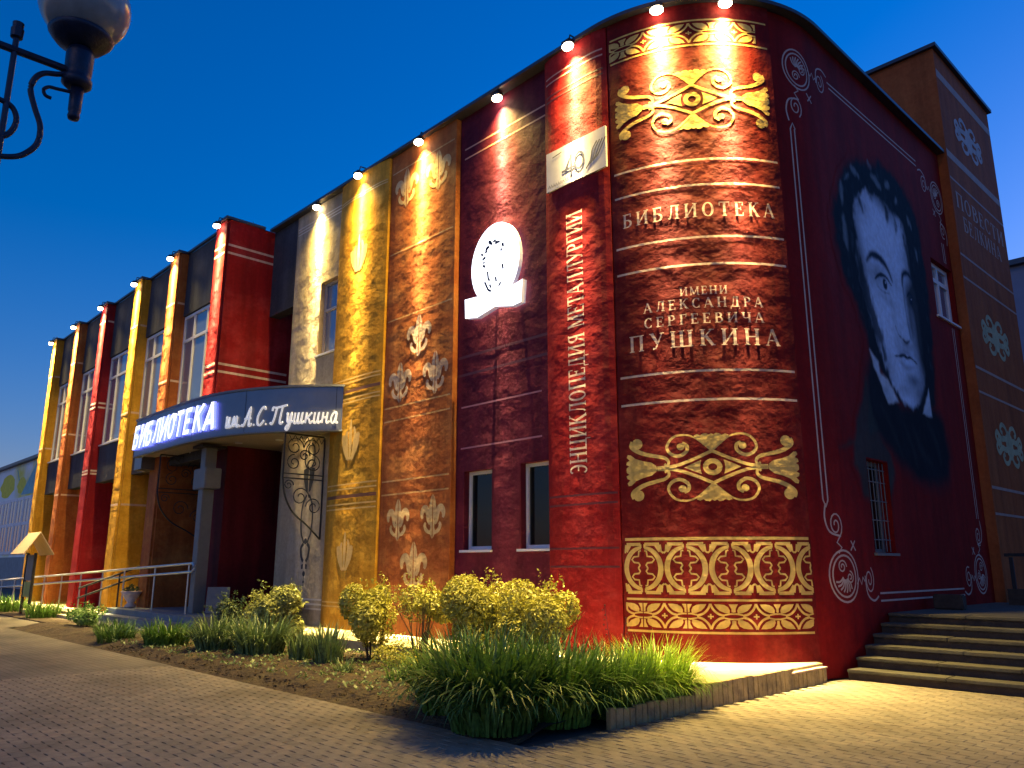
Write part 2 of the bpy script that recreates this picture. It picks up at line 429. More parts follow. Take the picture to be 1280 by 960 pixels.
sheet(bm, [(-.8, 1.2), (12, 1.2), (12, 11.1), (-.8, 11.1)], 0)
pv = obj('pavement', bm, TILE); pv['kind'] = 'structure'
bm = bmesh.new(); box(bm, -13, -.8, 1.2, 5.1, -.028, -.014); box(bm, -5.22, -.8, 5.1, 12.2, -.028, -.014)
pj = obj('pavement_bed', bm, JOINT); pj['kind'] = 'structure'

# wavy interlocking pavers
def paver_mesh(name, m):
    Lx, Ly, A = .215, .108, .006; g_ = .0018
    out = []
    def wave(u, amp): return amp*sin(2*pi*u)
    n = 6
    bot = [(-Lx/2+g_+(Lx-2*g_)*i/n, -Ly/2+g_+wave(i/n, A)) for i in range(n+1)]
    top = [(Lx/2-g_-(Lx-2*g_)*i/n, Ly/2-g_+wave(1-i/n, A)) for i in range(n+1)]
    ring = bot+top
    bm = bmesh.new()
    c = Vector((0, 0))
    a = [bm.verts.new((x*.97, y*.95, 0)) for x, y in ring]
    b = [bm.verts.new((x, y, -.004)) for x, y in ring]
    d = [bm.verts.new((x, y, -.02)) for x, y in ring]
    bm.faces.new(a); k = len(ring)
    for i in range(k):
        j = (i+1) % k
        bm.faces.new((b[i], b[j], a[j], a[i])); bm.faces.new((d[i], d[j], b[j], b[i]))
    me = bpy.data.meshes.new(name); bm.to_mesh(me); bm.free(); me.materials.append(m); return me
pmesh = [paver_mesh('paver', m) for m in PAV]
cells = []
j = 0; y = 1.25
while y < 11.5:
    x = -13 + (.1075 if j % 2 else 0)
    while x < -.85:
        ok = (y < 5.04) or (x > -5.05 and y < 11.5)
        if ok and y < 11.15: cells.append((x, y))
        x += .215
    y += .108; j += 1
F2 = Vector((-cos(YAW), sin(YAW))); R2 = Vector((sin(YAW), cos(YAW)))
def vis(x, y):
    a = x*F2.x+y*F2.y; b_ = x*R2.x+y*R2.y
    if a < 2: return False
    px = 640+991*b_/(a*cos(PITCH)-1.5*sin(PITCH)); py = 480+991*(a*sin(PITCH)+1.5*cos(PITCH))/(a*cos(PITCH)-1.5*sin(PITCH))
    return -60 < px < 1340 and py < 990
cells.sort(key=lambda c_: (not vis(*c_), c_[0]**2+c_[1]**2))
for i, (x, y) in enumerate(cells[:300]):
    o = bpy.data.objects.new('paver', pmesh[random.choices((0, 1, 2), (5, 3, 3))[0]]); link(o, pj)
    o.location = (x, y, random.uniform(-.0015, .0015)); o.rotation_euler = (random.uniform(-.008, .008), random.uniform(-.006, .006), random.uniform(-.006, .006))
# remaining pavers joined into one part
V, Fc, Mi = [], [], []
src = [([tuple(v.co) for v in me.vertices], [tuple(p.vertices) for p in me.polygons]) for me in pmesh]
for x, y in cells[300:]:
    k = random.choices((0, 1, 2), (5, 3, 3))[0]; vs, fs = src[k]; b0 = len(V); dz = random.uniform(-.0015, .0015)
    tx, ty = random.uniform(-.008, .008), random.uniform(-.006, .006)
    V += [(x+a, y+b_, c_+dz+a*ty+b_*tx) for a, b_, c_ in vs]
    Fc += [tuple(q+b0 for q in f) for f in fs]; Mi += [k]*len(fs)
me = bpy.data.meshes.new('pavers'); me.from_pydata(V, [], Fc); me.polygons.foreach_set('material_index', Mi)
for m in PAV: me.materials.append(m)
o = link(bpy.data.objects.new('pavers', me), pj); o['kind'] = 'stuff'

# garden bed
bm = bmesh.new(); nx, ny = 170, 44; X0, X1, Y0, Y1 = -23.4, -5.34, 5.12, 7.95
gr = [[None]*(ny+1) for _ in range(nx+1)]
for i in range(nx+1):
    for j in range(ny+1):
        x = X0+(X1-X0)*i/nx; y = Y0+(Y1-Y0)*j/ny
        e = min(1, min(y-Y0, 99)/.5)
        z = -.02+.11*e + .05*noise.noise((x*1.3, y*1.3, 0))*e + .035*noise.noise((x*5, y*5, 3))*min(1, e*2)
        yy = y if j else y+.03*noise.noise((x*3, 0, 7))-.02
        gr[i][j] = bm.verts.new((x, yy, z))
for i in range(nx):
    for j in range(ny): bm.faces.new((gr[i][j], gr[i+1][j], gr[i+1][j+1], gr[i][j+1]))
bed = obj('garden_soil', bm, SOIL, smooth=True); bed['kind'] = 'structure'
bm = bmesh.new()
for i in range(1500):
    x = random.uniform(-16.5, -5.5); y = 5.1+abs(random.gauss(0, .8)); s = random.uniform(.008, .03)
    if y > 7.8: continue
    c_ = Vector((x, y, .06 if y > 5.5 else .02+.08*(y-5.1)))
    vs = [bm.verts.new(c_+Vector((random.uniform(-1, 1), random.uniform(-1, 1), random.uniform(-.4, .8)))*s) for _ in range(6)]
    for f in [(0,1,2),(0,2,3),(0,3,4),(1,2,5),(2,3,5),(3,4,5),(0,1,4),(1,5,4)]: bm.faces.new([vs[q] for q in f])
o = obj('soil_clods', bm, SOIL, bed, kind='stuff')

# apron round the building
ap = empty('concrete_apron', 'pale concrete apron with stone edging running round the foot of the painted facade', 'apron', (0, 0, 0))
bm = bmesh.new()
arcp = [tuple(P(s, 0, 0)[:2]) for s in rng(SA, -4.62, .3)]
poly = [(-17.6, 7.95), (-5.22, 7.95), (-5.22, 10.7), (-5.34, 10.78)] + arcp[::-1][1:] + [(-17.6, 9.28)]
lo = [bm.verts.new((x, y, -.02)) for x, y in poly]; hi = [bm.verts.new((x, y, .235)) for x, y in poly]
bm.faces.new(hi); bm.faces.new(lo[::-1])
for i in range(len(poly)): jn = (i+1) % len(poly); bm.faces.new((lo[i], lo[jn], hi[jn], hi[i]))
obj('slab', bm, CONC, ap)
y = 6.2
while y < 10.66:
    wd = random.uniform(.085, .125); h_ = .245 if y < 9.72 else .175
    h_ += random.uniform(-.008, .008)
    if y < 7.6: h_ = .17+random.uniform(-.02, .015)
    boxo('edging_stone', (-5.215, -5.165+random.uniform(-.006, .006), y, y+wd-.008, -.02, h_), STONE, ap, .004)
    y += wd
boxo('capping_strip', (-5.22, -5.15, 9.75, 10.7, .18, .2), CREAM, ap, .003)

# ================================================================== library building
lib = empty('library_building', 'two-storey library painted as a row of giant book spines round a curved corner', 'building', (0, 0, 0))
def lp(o):   # keep world coordinates although the root sits at its base
    return o
SPINES += [(-17.9, -15.62, 0, 0), (-15.6, -13.62, .10, .06), (-13.6, -11.35, .05, 0), (-11.33, -8.87, -.06, 0),
           (-8.85, -7.44, .05, .06), (-7.42, -4.72, .04, 0), (-4.70, 2.42, 0, 0)]
Z0 = .0
panel('spine_panel', -17.9, -15.62, Z0, H, BEI, lib, holes=[(-16.55, -15.68, 6.42, 8.25)], label='beige book spine panel')
panel('spine_panel', -15.6, -13.62, Z0, H, YEL, lib, label='yellow book spine panel')
panel('spine_panel', -13.6, -11.35, Z0, H, ORA, lib, label='orange book spine panel')
panel('spine_panel', -11.33, -8.87, Z0, H, PLUM, lib, holes=[(-11.1, -10.34, 1.78, 3.18), (-9.62, -8.89, 1.78, 3.2)], label='plum book spine panel')
panel('spine_panel', -8.85, -7.44, Z0, H, RED, lib, label='bright red book spine panel')
panel('spine_panel', -7.42, -4.72, Z0, H, DRED, lib, label='curved dark red book spine panel')
panel('side_wall', -4.70, 2.42, Z0, H, WINE, lib, holes=[(-3.02, -2.22, 1.70, 3.14), (1.14, 2.36, 6.42, 7.66)], label='dark red book cover wall with a portrait', thick=.3)
# dark core behind the joints
bm = bmesh.new(); 
cs = rng(-17.9, -13, 5)+rng(-7.9, -3.5, .15)+[2.4]
fr = [bm.verts.new(P(s, 0.02, -.2)) for s in cs]; tp = [bm.verts.new(P(s, H-.05, -.2)) for s in cs]
for i in range(len(cs)-1): bm.faces.new((fr[i], fr[i+1], tp[i+1], tp[i]))
for f in list(bm.faces):   # leave the window openings free
    pass
core = obj('inner_wall', bm, mat('dark interior', (.01, .01, .012), .9, .1, 3), lib)
core.location = (-.12, .12, 0)
# coping along the roof edge
def sweep_box(name, path, o0, o1, z0, z1, m, parent, fn=P):
    bm = bmesh.new(); R_ = []
    for s in path: R_.append([bm.verts.new(fn(s, z, o_)) for z, o_ in ((z0, o1), (z0, o0), (z1, o0), (z1, o1))])
    for i in range(len(R_)-1):
        for k in range(4): bm.faces.new((R_[i][k], R_[i][(k+1) % 4], R_[i+1][(k+1) % 4], R_[i+1][k]))
    bm.faces.new(R_[0]); bm.faces.new(R_[-1][::-1]); bmesh.ops.recalc_face_normals(bm, faces=bm.faces[:])
    return obj(name, bm, m, parent)
sweep_box('roof_coping', [-19.2, -8]+rng(SA, SB, .12)+[2.41], -.4, .16, H+.003, H+.07, COPE, lib)
boxo('roof', (-36, XR-.3, 11.9, 18.2, H-.4, H-.1), COPE, lib)

def window(parent, s0, s1, z0, z1, depth, mull=(), trans=(), fn=P, fw=.06, sill=True, sill_m=None, name='window', bo=0, frame_m=None, fd=.06, gl=None):
    """frame with mullions, glass pane and sill, set `depth` behind the wall face"""
    fm = frame_m or WHITE
    bm = bmesh.new()
    def bar(a, b, c_, d):
        v = []
        for o_ in (bo-depth, bo-depth-fd):
            v += [bm.verts.new(fn(a, c_, o_)), bm.verts.new(fn(b, c_, o_)), bm.verts.new(fn(b, d, o_)), bm.verts.new(fn(a, d, o_))]
        for f in [(0,1,2,3),(7,6,5,4),(0,4,5,1),(1,5,6,2),(2,6,7,3),(3,7,4,0)]: bm.faces.new([v[i] for i in f])
    bar(s0, s0+fw, z0, z1); bar(s1-fw, s1, z0, z1); bar(s0+fw, s1-fw, z0, z0+fw); bar(s0+fw, s1-fw, z1-fw, z1)
    for u in mull: bar(u-fw/2, u+fw/2, z0+fw, z1-fw)
    xs = [s0+fw]+[q for u in mull for q in (u-fw/2, u+fw/2)]+[s1-fw]
    for u in trans:
        for i in range(0, len(xs), 2): bar(xs[i], xs[i+1], u-fw/2, u+fw/2)
    bmesh.ops.recalc_face_normals(bm, faces=bm.faces[:])
    fr_ = obj(name, bm, fm, parent)
    bm = bmesh.new(); bm.faces.new([bm.verts.new(fn(a, b, bo-depth-fd*.6)) for a, b in ((s0, z0), (s1, z0), (s1, z1), (s0, z1))])
    obj('pane', bm, gl or GLASS, fr_)
    if sill:
        bm = bmesh.new(); v = []
        for o_ in (bo+.05, bo-depth):
            v += [bm.verts.new(fn(a, b, o_)) for a, b in ((s0-.05, z0-.045), (s1+.02, z0-.045), (s1+.02, z0-.005), (s0-.05, z0-.005))]
        for f in [(0,1,2,3),(7,6,5,4),(0,4,5,1),(1,5,6,2),(2,6,7,3),(3,7,4,0)]: bm.faces.new([v[i] for i in f])
        bmesh.ops.recalc_face_normals(bm, faces=bm.faces[:])
        obj('sill', bm, sill_m or WHITE, fr_)
    return fr_
window(lib, -11.1, -10.34, 1.78, 3.18, .13, bo=-.06, gl=GLASSD)
window(lib, -9.62, -8.89, 1.78, 3.2, .13, bo=-.06, gl=GLASSD)
window(lib, -16.55, -15.68, 6.42, 8.25, .12, trans=(7.55,), frame_m=mat('cream window frame', (.5, .45, .38), .5))
wl = window(lib, -3.02, -2.22, 1.70, 3.14, .16, sill_m=STEEL, gl=GLASSD, frame_m=STEEL)
bm = bmesh.new()
for i in range(6): tube(bm, [P(-2.98+i*.14, 1.72, -.06), P(-2.98+i*.14, 3.12, -.06)], .008, 5)
for z in (1.9, 2.2, 2.5, 2.8, 3.0): tube(bm, [P(-3.0, z, -.06), P(-2.24, z, -.06)], .008, 5)
obj('window_grille', bm, STEEL, wl)
window(lib, 1.14, 2.36, 6.42, 7.66, .10, mull=(1.74,), trans=(7.28,), fw=.09)

# ---------------- painted bands, ornaments and lettering
pt = Paint()
RW = .034
for z in (7.64, 7.215, 6.355, 5.92, 4.275, 3.845): pt.line([(s, z) for s in rng(-7.36, -4.76, .2)], RW)
pt.build('painted_band', CREAM, lib, split=True)
def eye_ornament(cx, cz, sx, sz):
    q = Paint()
    def both(f):
        for mx in (1, -1):
            for my in (1, -1): f(lambda x, y: (cx+mx*x*sx, cz+my*y*sz))
    def quad(M):
        sp = spl([(0, 80), (-75, 150), (-130, 169), (-182, 157), (-211, 112), (-196, 75), (-156, 60), (-119, 82), (-116, 112), (-138, 124)], 5)
        n = len(sp); q.line([M(*p) for p in sp], [.016+.034*min(1, 1.6*i/n) for i in range(n-6)]+[.05, .05, .05, .055, .06, .05])
        b = M(-145, 108); q.disc(b, .055, .05)
        fan = [(0, 84), (-28, 112), (-75, 152), (-82, 163), (-66, 170), (-50, 163), (-40, 171), (-22, 174), (-12, 166), (0, 172)]
        q.poly([M(*p) for p in fan])
        sp = spl([(-262, 4), (-175, 10), (-90, 40), (0, 82)], 5); q.line([M(*p) for p in sp], .045)
        q.poly([M(*p) for p in [(-132, 0), (-90, 20), (-52, 36), (-56, 20), (-58, 0)]])
        sp = spl([(-226, 22), (-212, 12), (-206, 34), (-225, 54), (-262, 64), (-318, 78), (-362, 98), (-392, 124), (-384, 148)], 5)
        n = len(sp); q.line([M(*p) for p in sp], [.03+.045*i/n for i in range(n)])
        q.disc(M(-362, 135), .085, .08)
        q.poly([M(*p) for p in [(-262, -1), (-268, 16), (-292, 34), (-335, 44), (-372, 58), (-398, 80), (-414, 82), (-420, 68), (-404, 52), (-420, 44), (-424, 30), (-408, 22), (-422, 12), (-424, -1)]])
    both(quad)
    ring = [(cx+40*cos(2*pi*i/24)*sx*.82, cz+37*sin(2*pi*i/24)*sz*.82) for i in range(24)]
    q.line(ring, .07, True)
    q.build('painted_ornament', GOLD, lib, 'gold scrolled ornament with an eye-like centre')
kx = 2.482/(1025-180); kz = 1.012/(682-318)
eye_ornament(-6.064, 2.87, kx, kz)
eye_ornament(-6.064, 8.69, kx, kz*1.09)

def band_leaves(z0, z1, s0, s1, centers, bw, m, label):
    """diamonds with crosses between pairs of leaves"""
    q = Paint(); zc = (z0+z1)/2; hh = (z1-z0)/2
    q.line([(s, z1+.045) for s in rng(s0, s1, .2)], .03); q.line([(s, z0-.045) for s in rng(s0, s1, .2)], .03)
    def cl(p): return (min(max(p[0], s0), s1), p[1])
    for c_ in centers:
        def U(x, y): return cl((c_+x*bw, zc+y*hh))
        for a in (1, -1):
            for b in (1, -1):
                if not (s0 < c_+a*bw*.2 < s1): continue
                sp = spl([(0, .97*b), (a*.06, .55*b), (a*.17, .2*b), (a*.3, .06*b)], 4)
                q.line([U(*p) for p in sp], .03)
                sp = spl([(a*.3, .12*b), (a*.42, .2*b), (a*.5, .2*b)], 3); q.line([U(*p) for p in sp], .022)
                leaf = [(a*.085, .95*b), (a*.13, .68*b), (a*.20, .44*b), (a*.31, .28*b), (a*.41, .24*b), (a*.42, .48*b), (a*.38, .74*b), (a*.30, .90*b), (a*.2, .95*b)]
                q.poly([U(*p) for p in leaf])
                q.poly([U(*p) for p in [(a*.40, .95*b), (a*.5, .95*b), (a*.5, .30*b), (a*.455, .34*b), (a*.455, .6*b)]])
        if s0 < c_ < s1:
            q.line([U(-.065, 0), U(.065, 0)], .02); q.line([U(0, -.2), U(0, .2)], .02)
    q.build('painted_band', m, lib, label)
dc = [-7.43, -6.815, -6.2, -5.6, -5.02, -4.42]
band_leaves(.66, 1.0, -7.37, -4.78, dc, .6, GOLD, 'gold leaf and diamond band at the foot of the curved spine')
band_leaves(9.70, 10.06, -7.37, -4.78, [-7.5, -6.78, -6.06, -5.34, -4.62], .72, GOLD, 'gold leaf and diamond band at the top of the curved spine')
q = Paint(); S0, S1 = -7.37, -4.76
q.line([(s, 1.875) for s in rng(S0, S1, .2)], .04)
def cl(x): return min(max(x, S0), S1)
for c_ in [-7.1, -6.495, -5.895, -5.3, -4.70]:
    hw = .3
    def U(x, y): return (cl(c_+x*hw), 1.47+y*.35)
    for a in (1, -1):
        if not (S0 < c_+a*hw*.5 < S1): continue
        sp = [(a*.86*cos(rad(t)), .82*sin(rad(t))) for t in range(-84, 85, 8)]
        q.line([U(*p) for p in sp], [.03+.045*abs(cos(rad(t)))**.6 for t in range(-84, 85, 8)])
        for b in (1, -1):
            q.line([U(a*.1, b*.95), U(a*.82, b*.95)], .045)
            q.line([U(a*.1, b*.95), U(a*.1, b*.8)], .03)
            q.poly([U(a*.55, b*.93), U(a*.82, b*.93), U(a*.86, b*.66), U(a*.78, b*.62)])
            q.line([U(a*.86, b*.93), U(a*.9, b*.66), U(a*1.0, b*.6)], .026)
            o_ = [(a*.09, b*.70), (a*.19, b*.67), (a*.22, b*.47), (a*.45, b*.45), (a*.56, b*.34), (a*.45, b*.23), (a*.22, b*.21), (a*.15, b*.12), (a*.24, 0)]
            q.line([U(*p) for p in o_], .024)
q.build('painted_band', GOLD, lib, 'gold band of linked ovals holding crosses')

def lettering(txt, s0, s1, z0, z1, m=CREAM, track=.2, rot=False, label=None):
    q = Paint(); put_text(q, txt, s0, s1, z0, z1, track, rot)
    return q.build('painted_letter', m, lib, label, split=True)
lettering('БИБЛИОТЕКА', -7.24, -4.89, 6.685, 6.915, track=.28, label='word painted near the top of the curved spine')
lettering('ИМЕНИ', -6.40, -5.71, 5.44, 5.57)
lettering('АЛЕКСАНДРА', -6.95, -5.19, 5.235, 5.39, track=.3)
lettering('СЕРГЕЕВИЧА', -6.95, -5.19, 4.995, 5.15, track=.3)
lettering('ПУШКИНА', -7.2, -4.96, 4.65, 4.90, track=.3)
lettering('ЭНЦИКЛОПЕДИЯ МЕТАЛЛУРГИИ', -8.33, -7.98, 2.87, 7.26, track=.03, rot=True, label='tall cream lettering running up the bright red spine')
# lines of the other spines
def hl(lst, m, wd, label=None):
    q = Paint()
    for a, b, z in lst: q.line([(s, z) for s in rng(a, b, .25)], wd)
    return q.build('painted_band', m, lib, label, split=True)
hl([(-11.2, -8.95, 9.69), (-11.2, -8.95, 9.48)], mat('faded rose paint', (.5, .22, .16), .6), .035, 'pair of rose lines at the top of the plum spine')
hl([(-11.2, -9.1, 4.38), (-11.2, -9.1, 3.61)], mat('faded mauve paint', (.32, .12, .16), .6), .03, 'thin mauve lines on the plum spine')
hl([(-11.3, -8.9, 5.35), (-11.3, -8.9, 5.0)], mat('deep plum line paint', (.07, .008, .022), .6), .05)
hl([(-8.8, -7.5, 10.03), (-8.8, -7.5, 9.92)], mat('faded rose paint', (.5, .22, .16)), .03)
hl([(-8.8, -7.5, 9.66), (-8.8, -7.5, 9.56)], DIMLN, .03)
hl([(-8.83, -7.46, z) for z in (2.56, 2.42, 1.76, 1.49)], DIMLN, .03, 'dark grooves near the foot of the bright red spine')
GO2 = plaster('dull gold line paint', (.58, .32, .12), (.66, .42, .2))
hl([(-13.55, -11.4, z) for z in (9.99, 8.07, 6.56, 4.67, 4.39, 3.16, 2.89)], GO2, .03, 'dull gold lines on the orange spine')
hl([(-15.55, -13.66, z) for z in (9.92, 9.86, 5.52, 5.44, 5.07, 4.99, 3.2, 3.1, 2.78, 2.68, .76, .68)], mat('pale yellow line paint', (.68, .42, .10), .5), .03, 'pale yellow line pairs on the yellow spine')
hl([(-15.55, -13.66, z) for z in (5.24, 2.94)], mat('brown line paint', (.16, .06, .02), .6), .07)
hl([(-17.85, -15.66, z) for z in (10.06, 9.98, 9.90)], mat('pale stone paint', (.62, .54, .42), .6), .03, 'three pale lines at the top of the beige spine')
hl([(-17.85, -15.66, z) for z in (.78, .68, .58)], mat('pale stone paint', (.62, .54, .42), .6), .035)

# fleurs-de-lis
def fleur(c_, z0, z1, m, parent=lib, surf=None, sx=1.0):
    q = Paint(surf); h = z1-z0
    def U(x, y): return (c_+x*h*sx, z0+y*h)
    for a in (1, -1):
        q.poly([U(a*x, y) for x, y in [(.012, 1.0), (.06, .93), (.10, .84), (.125, .72), (.12, .6), (.09, .48), (.07, .40), (.012, .40)]])
        q.poly([U(a*x, y) for x, y in [(.012, .37), (.08, .36), (.07, .25), (.12, .14), (.06, .07), (.012, .0)]])
        sp = spl([(.09, .33), (.15, .42), (.17, .56), (.22, .66), (.31, .68), (.38, .61), (.39, .52), (.36, .46)], 4); n = len(sp)
        q.line([U(a*p[0], p[1]) for p in sp], [(.06+.11*sin(pi*min(1, i/n*1.05)))*h for i in range(n)])
        sp = spl([(.07, .14), (.15, .16), (.24, .22), (.28, .31), (.24, .36)], 4); n = len(sp)
        q.line([U(a*p[0], p[1]) for p in sp], [(.05+.05*sin(pi*i/n))*h for i in range(n)])
        q.poly([U(a*x, y) for x, y in [(.012, .40), (.16, .41), (.16, .37), (.012, .36)]])
    q.build('fleur_de_lis', m, parent)
FL = plaster('fleur gold paint', (.60, .40, .18), (.70, .50, .26))
FLD = plaster('fleur faded paint', (.50, .35, .24), (.60, .45, .32))
for c_, a, b, m in [(-12.96, 1.97, 2.80, FL), (-11.86, 1.99, 2.82, FL), (-12.42, 1.02, 1.96, FL), (-12.44, 5.6, 6.5, FLD), (-13.04, 4.73, 5.6, FLD), (-11.88, 4.74, 5.62, FLD), (-13.02, 9.04, 9.97, FL), (-11.92, 9.04, 9.96, FL)]:
    fleur(c_, a, b, m)
def flame(c_, z0, z1, m):
    q = Paint(); h = z1-z0
    for a, k in ((0, 1), (-.24, .72), (.26, .8), (-.42, .45), (.44, .5)):
        sp = spl([(a*.25, .0), (a*.8, .3), (a*1.0, .6), (a*.7, .98*k+.02)], 6); n = len(sp)
        q.line([(c_+p[0]*h*.75, z0+p[1]*h) for p in sp], [(.02+.15*sin(pi*i/n))*h*.8 for i in range(n)])
    q.line([(c_-.16*h, z0+.06*h), (c_+.16*h, z0+.06*h)], .06*h)
    q.build('painted_flame', m, lib)
for c_, a, b in ((-14.64, 3.7, 4.6), (-14.68, 1.4, 2.2), (-14.66, 8.0, 8.9)): flame(c_, a, b, mat('flame leaf paint', (.66, .42, .12), .5, .2, 5))

# black lamp drawing on the beige spine under the canopy
q = Paint()
for a in (1, -1):
    def U(x, y): return (-16.6+a*x*.36, y)
    q.line([U(*p) for p in spl([(.15, 3.1), (.55, 2.9), (.7, 2.6), (.6, 2.25), (.35, 2.1), (.2, 2.0)], 5)], .06)
    q.line([U(*p) for p in spl([(.2, 2.0), (.5, 1.9), (.4, 1.7), (.15, 1.6)], 5)], .08)
    q.poly([U(.05, 3.75), U(.7, 3.7), U(.62, 3.45), U(.3, 3.2), U(.05, 3.15)])
    q.line([U(*p) for p in spl([(.1, 4.3), (.5, 4.2), (.6, 3.9), (.2, 3.7)], 5)], .05)
    q.poly([U(.12, 1.55), U(.36, 1.53), U(.34, 1.43), U(.14, 1.44)])
q.disc((-16.6, 2.05), .07); q.disc((-16.6, 1.33), .06); q.disc((-16.6, 1.15), .035)
q.line([(-16.6, 1.3), (-16.6, 1.05)], .02)
q.build('painted_lantern', mat('black mural paint', (.02, .02, .02), .6), lib, 'black lantern drawing on the beige spine under the canopy')

# ---------------- side wall mural: portrait of a man, framed

import numpy as np
def portrait_material():
    m = WINE.copy(); m.name = 'portrait wall paint'; n = m.node_tree.nodes; t = m.node_tree
    b = n['Principled BSDF']; src = b.inputs['Base Color'].links[0].from_socket
    at = n.new('ShaderNodeAttribute'); at.attribute_name = 'tone'; am = n.new('ShaderNodeAttribute'); am.attribute_name = 'cover'
    g = n.new('ShaderNodeTexNoise'); g.inputs['Scale'].default_value = 9; g.inputs['Detail'].default_value = 8
    geo = n.new('ShaderNodeNewGeometry'); t.links.new(geo.outputs['Position'], g.inputs['Vector'])
    r = n.new('ShaderNodeMapRange'); r.inputs[1].default_value = .3; r.inputs[2].default_value = .7; r.inputs[3].default_value = .86; r.inputs[4].default_value = 1.12
    t.links.new(g.outputs['Fac'], r.inputs[0]); sc = n.new('ShaderNodeVectorMath'); sc.operation = 'SCALE'
    t.links.new(at.outputs['Color'], sc.inputs[0]); t.links.new(r.outputs[0], sc.inputs['Scale'])
    mx = n.new('ShaderNodeMix'); mx.data_type = 'RGBA'
    t.links.new(am.outputs['Fac'], mx.inputs[0]); t.links.new(src, mx.inputs[6]); t.links.new(sc.outputs[0], mx.inputs[7]); t.links.new(mx.outputs[2], b.inputs['Base Color'])
    return m
hair=[(-3.05,7.83),(-2.80,8.16),(-2.45,8.46),(-1.97,8.70),(-1.57,8.77),(-1.17,8.95),(-0.74,8.92),(-0.36,8.89),(-0.07,8.78),(.24,8.6),(.46,8.37),(.62,8.06),(.72,7.57),(.78,7.08),(.74,6.38),(.66,5.7),(.55,5.0),(.4,4.5),(.1,4.2),(-.46,4.15),(-.85,4.15),(-1.38,4.2),(-1.79,4.36),(-2.02,4.63),(-2.28,4.86),(-2.48,5.1),(-2.62,5.46),(-2.80,5.73),(-3.11,5.96),(-3.28,6.3),(-3.37,6.69),(-3.37,7.11),(-3.23,7.52)]
coat=[(-2.44,5.01),(-2.2,4.8),(-1.8,4.5),(-1.35,4.3),(-.8,4.3),(.1,4.5),(.7,4.2),(.85,3.5),(.7,3.05),(0,2.85),(-.9,2.9),(-1.77,3.2),(-2.38,3.5),(-2.9,3.3),(-3.0,3.7),(-2.71,4.5)]
coat2=[(-3.46,3.31),(-3.89,3.22),(-3.4,3.43),(-3.25,3.72),(-2.97,4.08),(-2.7,4.6),(-2.6,3.9),(-2.3,3.5),(-2.0,3.3),(-1.88,3.0),(-2.32,2.34),(-2.82,2.44),(-3.23,2.54),(-3.31,2.82),(-3.5,3.01)]
face=[(-2.43,7.79),(-2.18,7.9),(-1.9,8.13),(-1.63,8.07),(-1.3,8.14),(-1.05,8.13),(-.81,8.06),(-.57,8.03),(-.37,8.0),(-.23,7.93),(-.16,7.65),(-.12,7.28),(-.14,6.9),(-.03,6.58),(.05,6.35),(.05,5.9),(.02,5.35),(-.06,4.76),(-.4,4.38),(-.8,4.25),(-1.15,4.28),(-1.4,4.4),(-1.65,4.55),(-1.8,4.8),(-2.0,5.1),(-2.17,5.44),(-2.34,5.69),(-2.44,5.95),(-2.54,6.2),(-2.6,6.6),(-2.48,7.0),(-2.53,7.35)]
ST = .026; gs = np.arange(-4.05, 1.1, ST); gz = np.arange(2.2, 9.2, ST); X, Zz = np.meshgrid(gs, gz, indexing='ij')
rs = np.random.RandomState(3)
def vnoise(fx, fz, oct_=3):
    out = np.zeros_like(X); a = 1; tot = 0
    for o_ in range(oct_):
        gx, gy = X*fx+50, Zz*fz+50; tb = rs.rand(400, 400)
        xi, yi = np.floor(gx).astype(int), np.floor(gy).astype(int); u, v = gx-xi, gy-yi; u = u*u*(3-2*u); v = v*v*(3-2*v)
        f = lambda i, j: tb[(xi+i) % 400, (yi+j) % 400]
        out += a*((f(0,0)*(1-u)+f(1,0)*u)*(1-v)+(f(0,1)*(1-u)+f(1,1)*u)*v); tot += a; a *= .5; fx *= 2.03; fz *= 2.03
    return out/tot*2-1
NZ1, NZ2, NZ3 = vnoise(2.2, 2.2), vnoise(7, 5, 3), vnoise(14, 5, 2)
def segd(ax, az, bx, bz, wa=0, wb=0):
    dx, dz = bx-ax, bz-az; t = np.clip(((X-ax)*dx+(Zz-az)*dz)/(dx*dx+dz*dz+1e-9), 0, 1)
    return np.hypot(X-ax-t*dx, Zz-az-t*dz)-(wa+(wb-wa)*t)
def sdf(pl):
    d = np.full(X.shape, 9.); ins = np.zeros(X.shape, bool); k = len(pl)
    for i in range(k):
        (ax, az), (bx, bz) = pl[i], pl[(i+1) % k]; d = np.minimum(d, segd(ax, az, bx, bz))
        c_ = ((az > Zz) != (bz > Zz)) & (X < (bx-ax)*(Zz-az)/((bz-az) if abs(bz-az) > 1e-9 else 1e-9)+ax); ins ^= c_
    return np.where(ins, -d, d)
def sm(d, w_): t = np.clip(.5-d/(2*w_), 0, 1); return t*t*(3-2*t)
def crv(pts, w0, w1=None, wm=None):
    sp = spl([(a, b, 0) for a, b in pts], 4); n = len(sp); d = np.full(X.shape, 9.)
    wf_ = lambda t: (w0+(w1-w0)*t if w1 is not None else w0) if wm is None else w0+(wm-w0)*sin(pi*t)
    for i in range(n-1): d = np.minimum(d, segd(sp[i].x, sp[i].y, sp[i+1].x, sp[i+1].y, wf_(i/(n-1)), wf_((i+1)/(n-1))))
    return d
def blob(cx, cz, rx, rz, rot=0):
    c_, s_ = cos(rad(rot)), sin(rad(rot)); x, z = X-cx, Zz-cz; return np.exp(-(((x*c_+z*s_)/rx)**2+((-x*s_+z*c_)/rz)**2))
tone = np.zeros(X.shape+(3,)); cover = np.zeros(X.shape)
def lay(m_, col):
    global tone, cover
    col = np.array(col) if not isinstance(col, np.ndarray) else col
    m3 = m_[..., None]; tone = tone*(1-m3)+col*m3; cover = np.maximum(cover, m_)
DKC = np.array((.006, .010, .017))
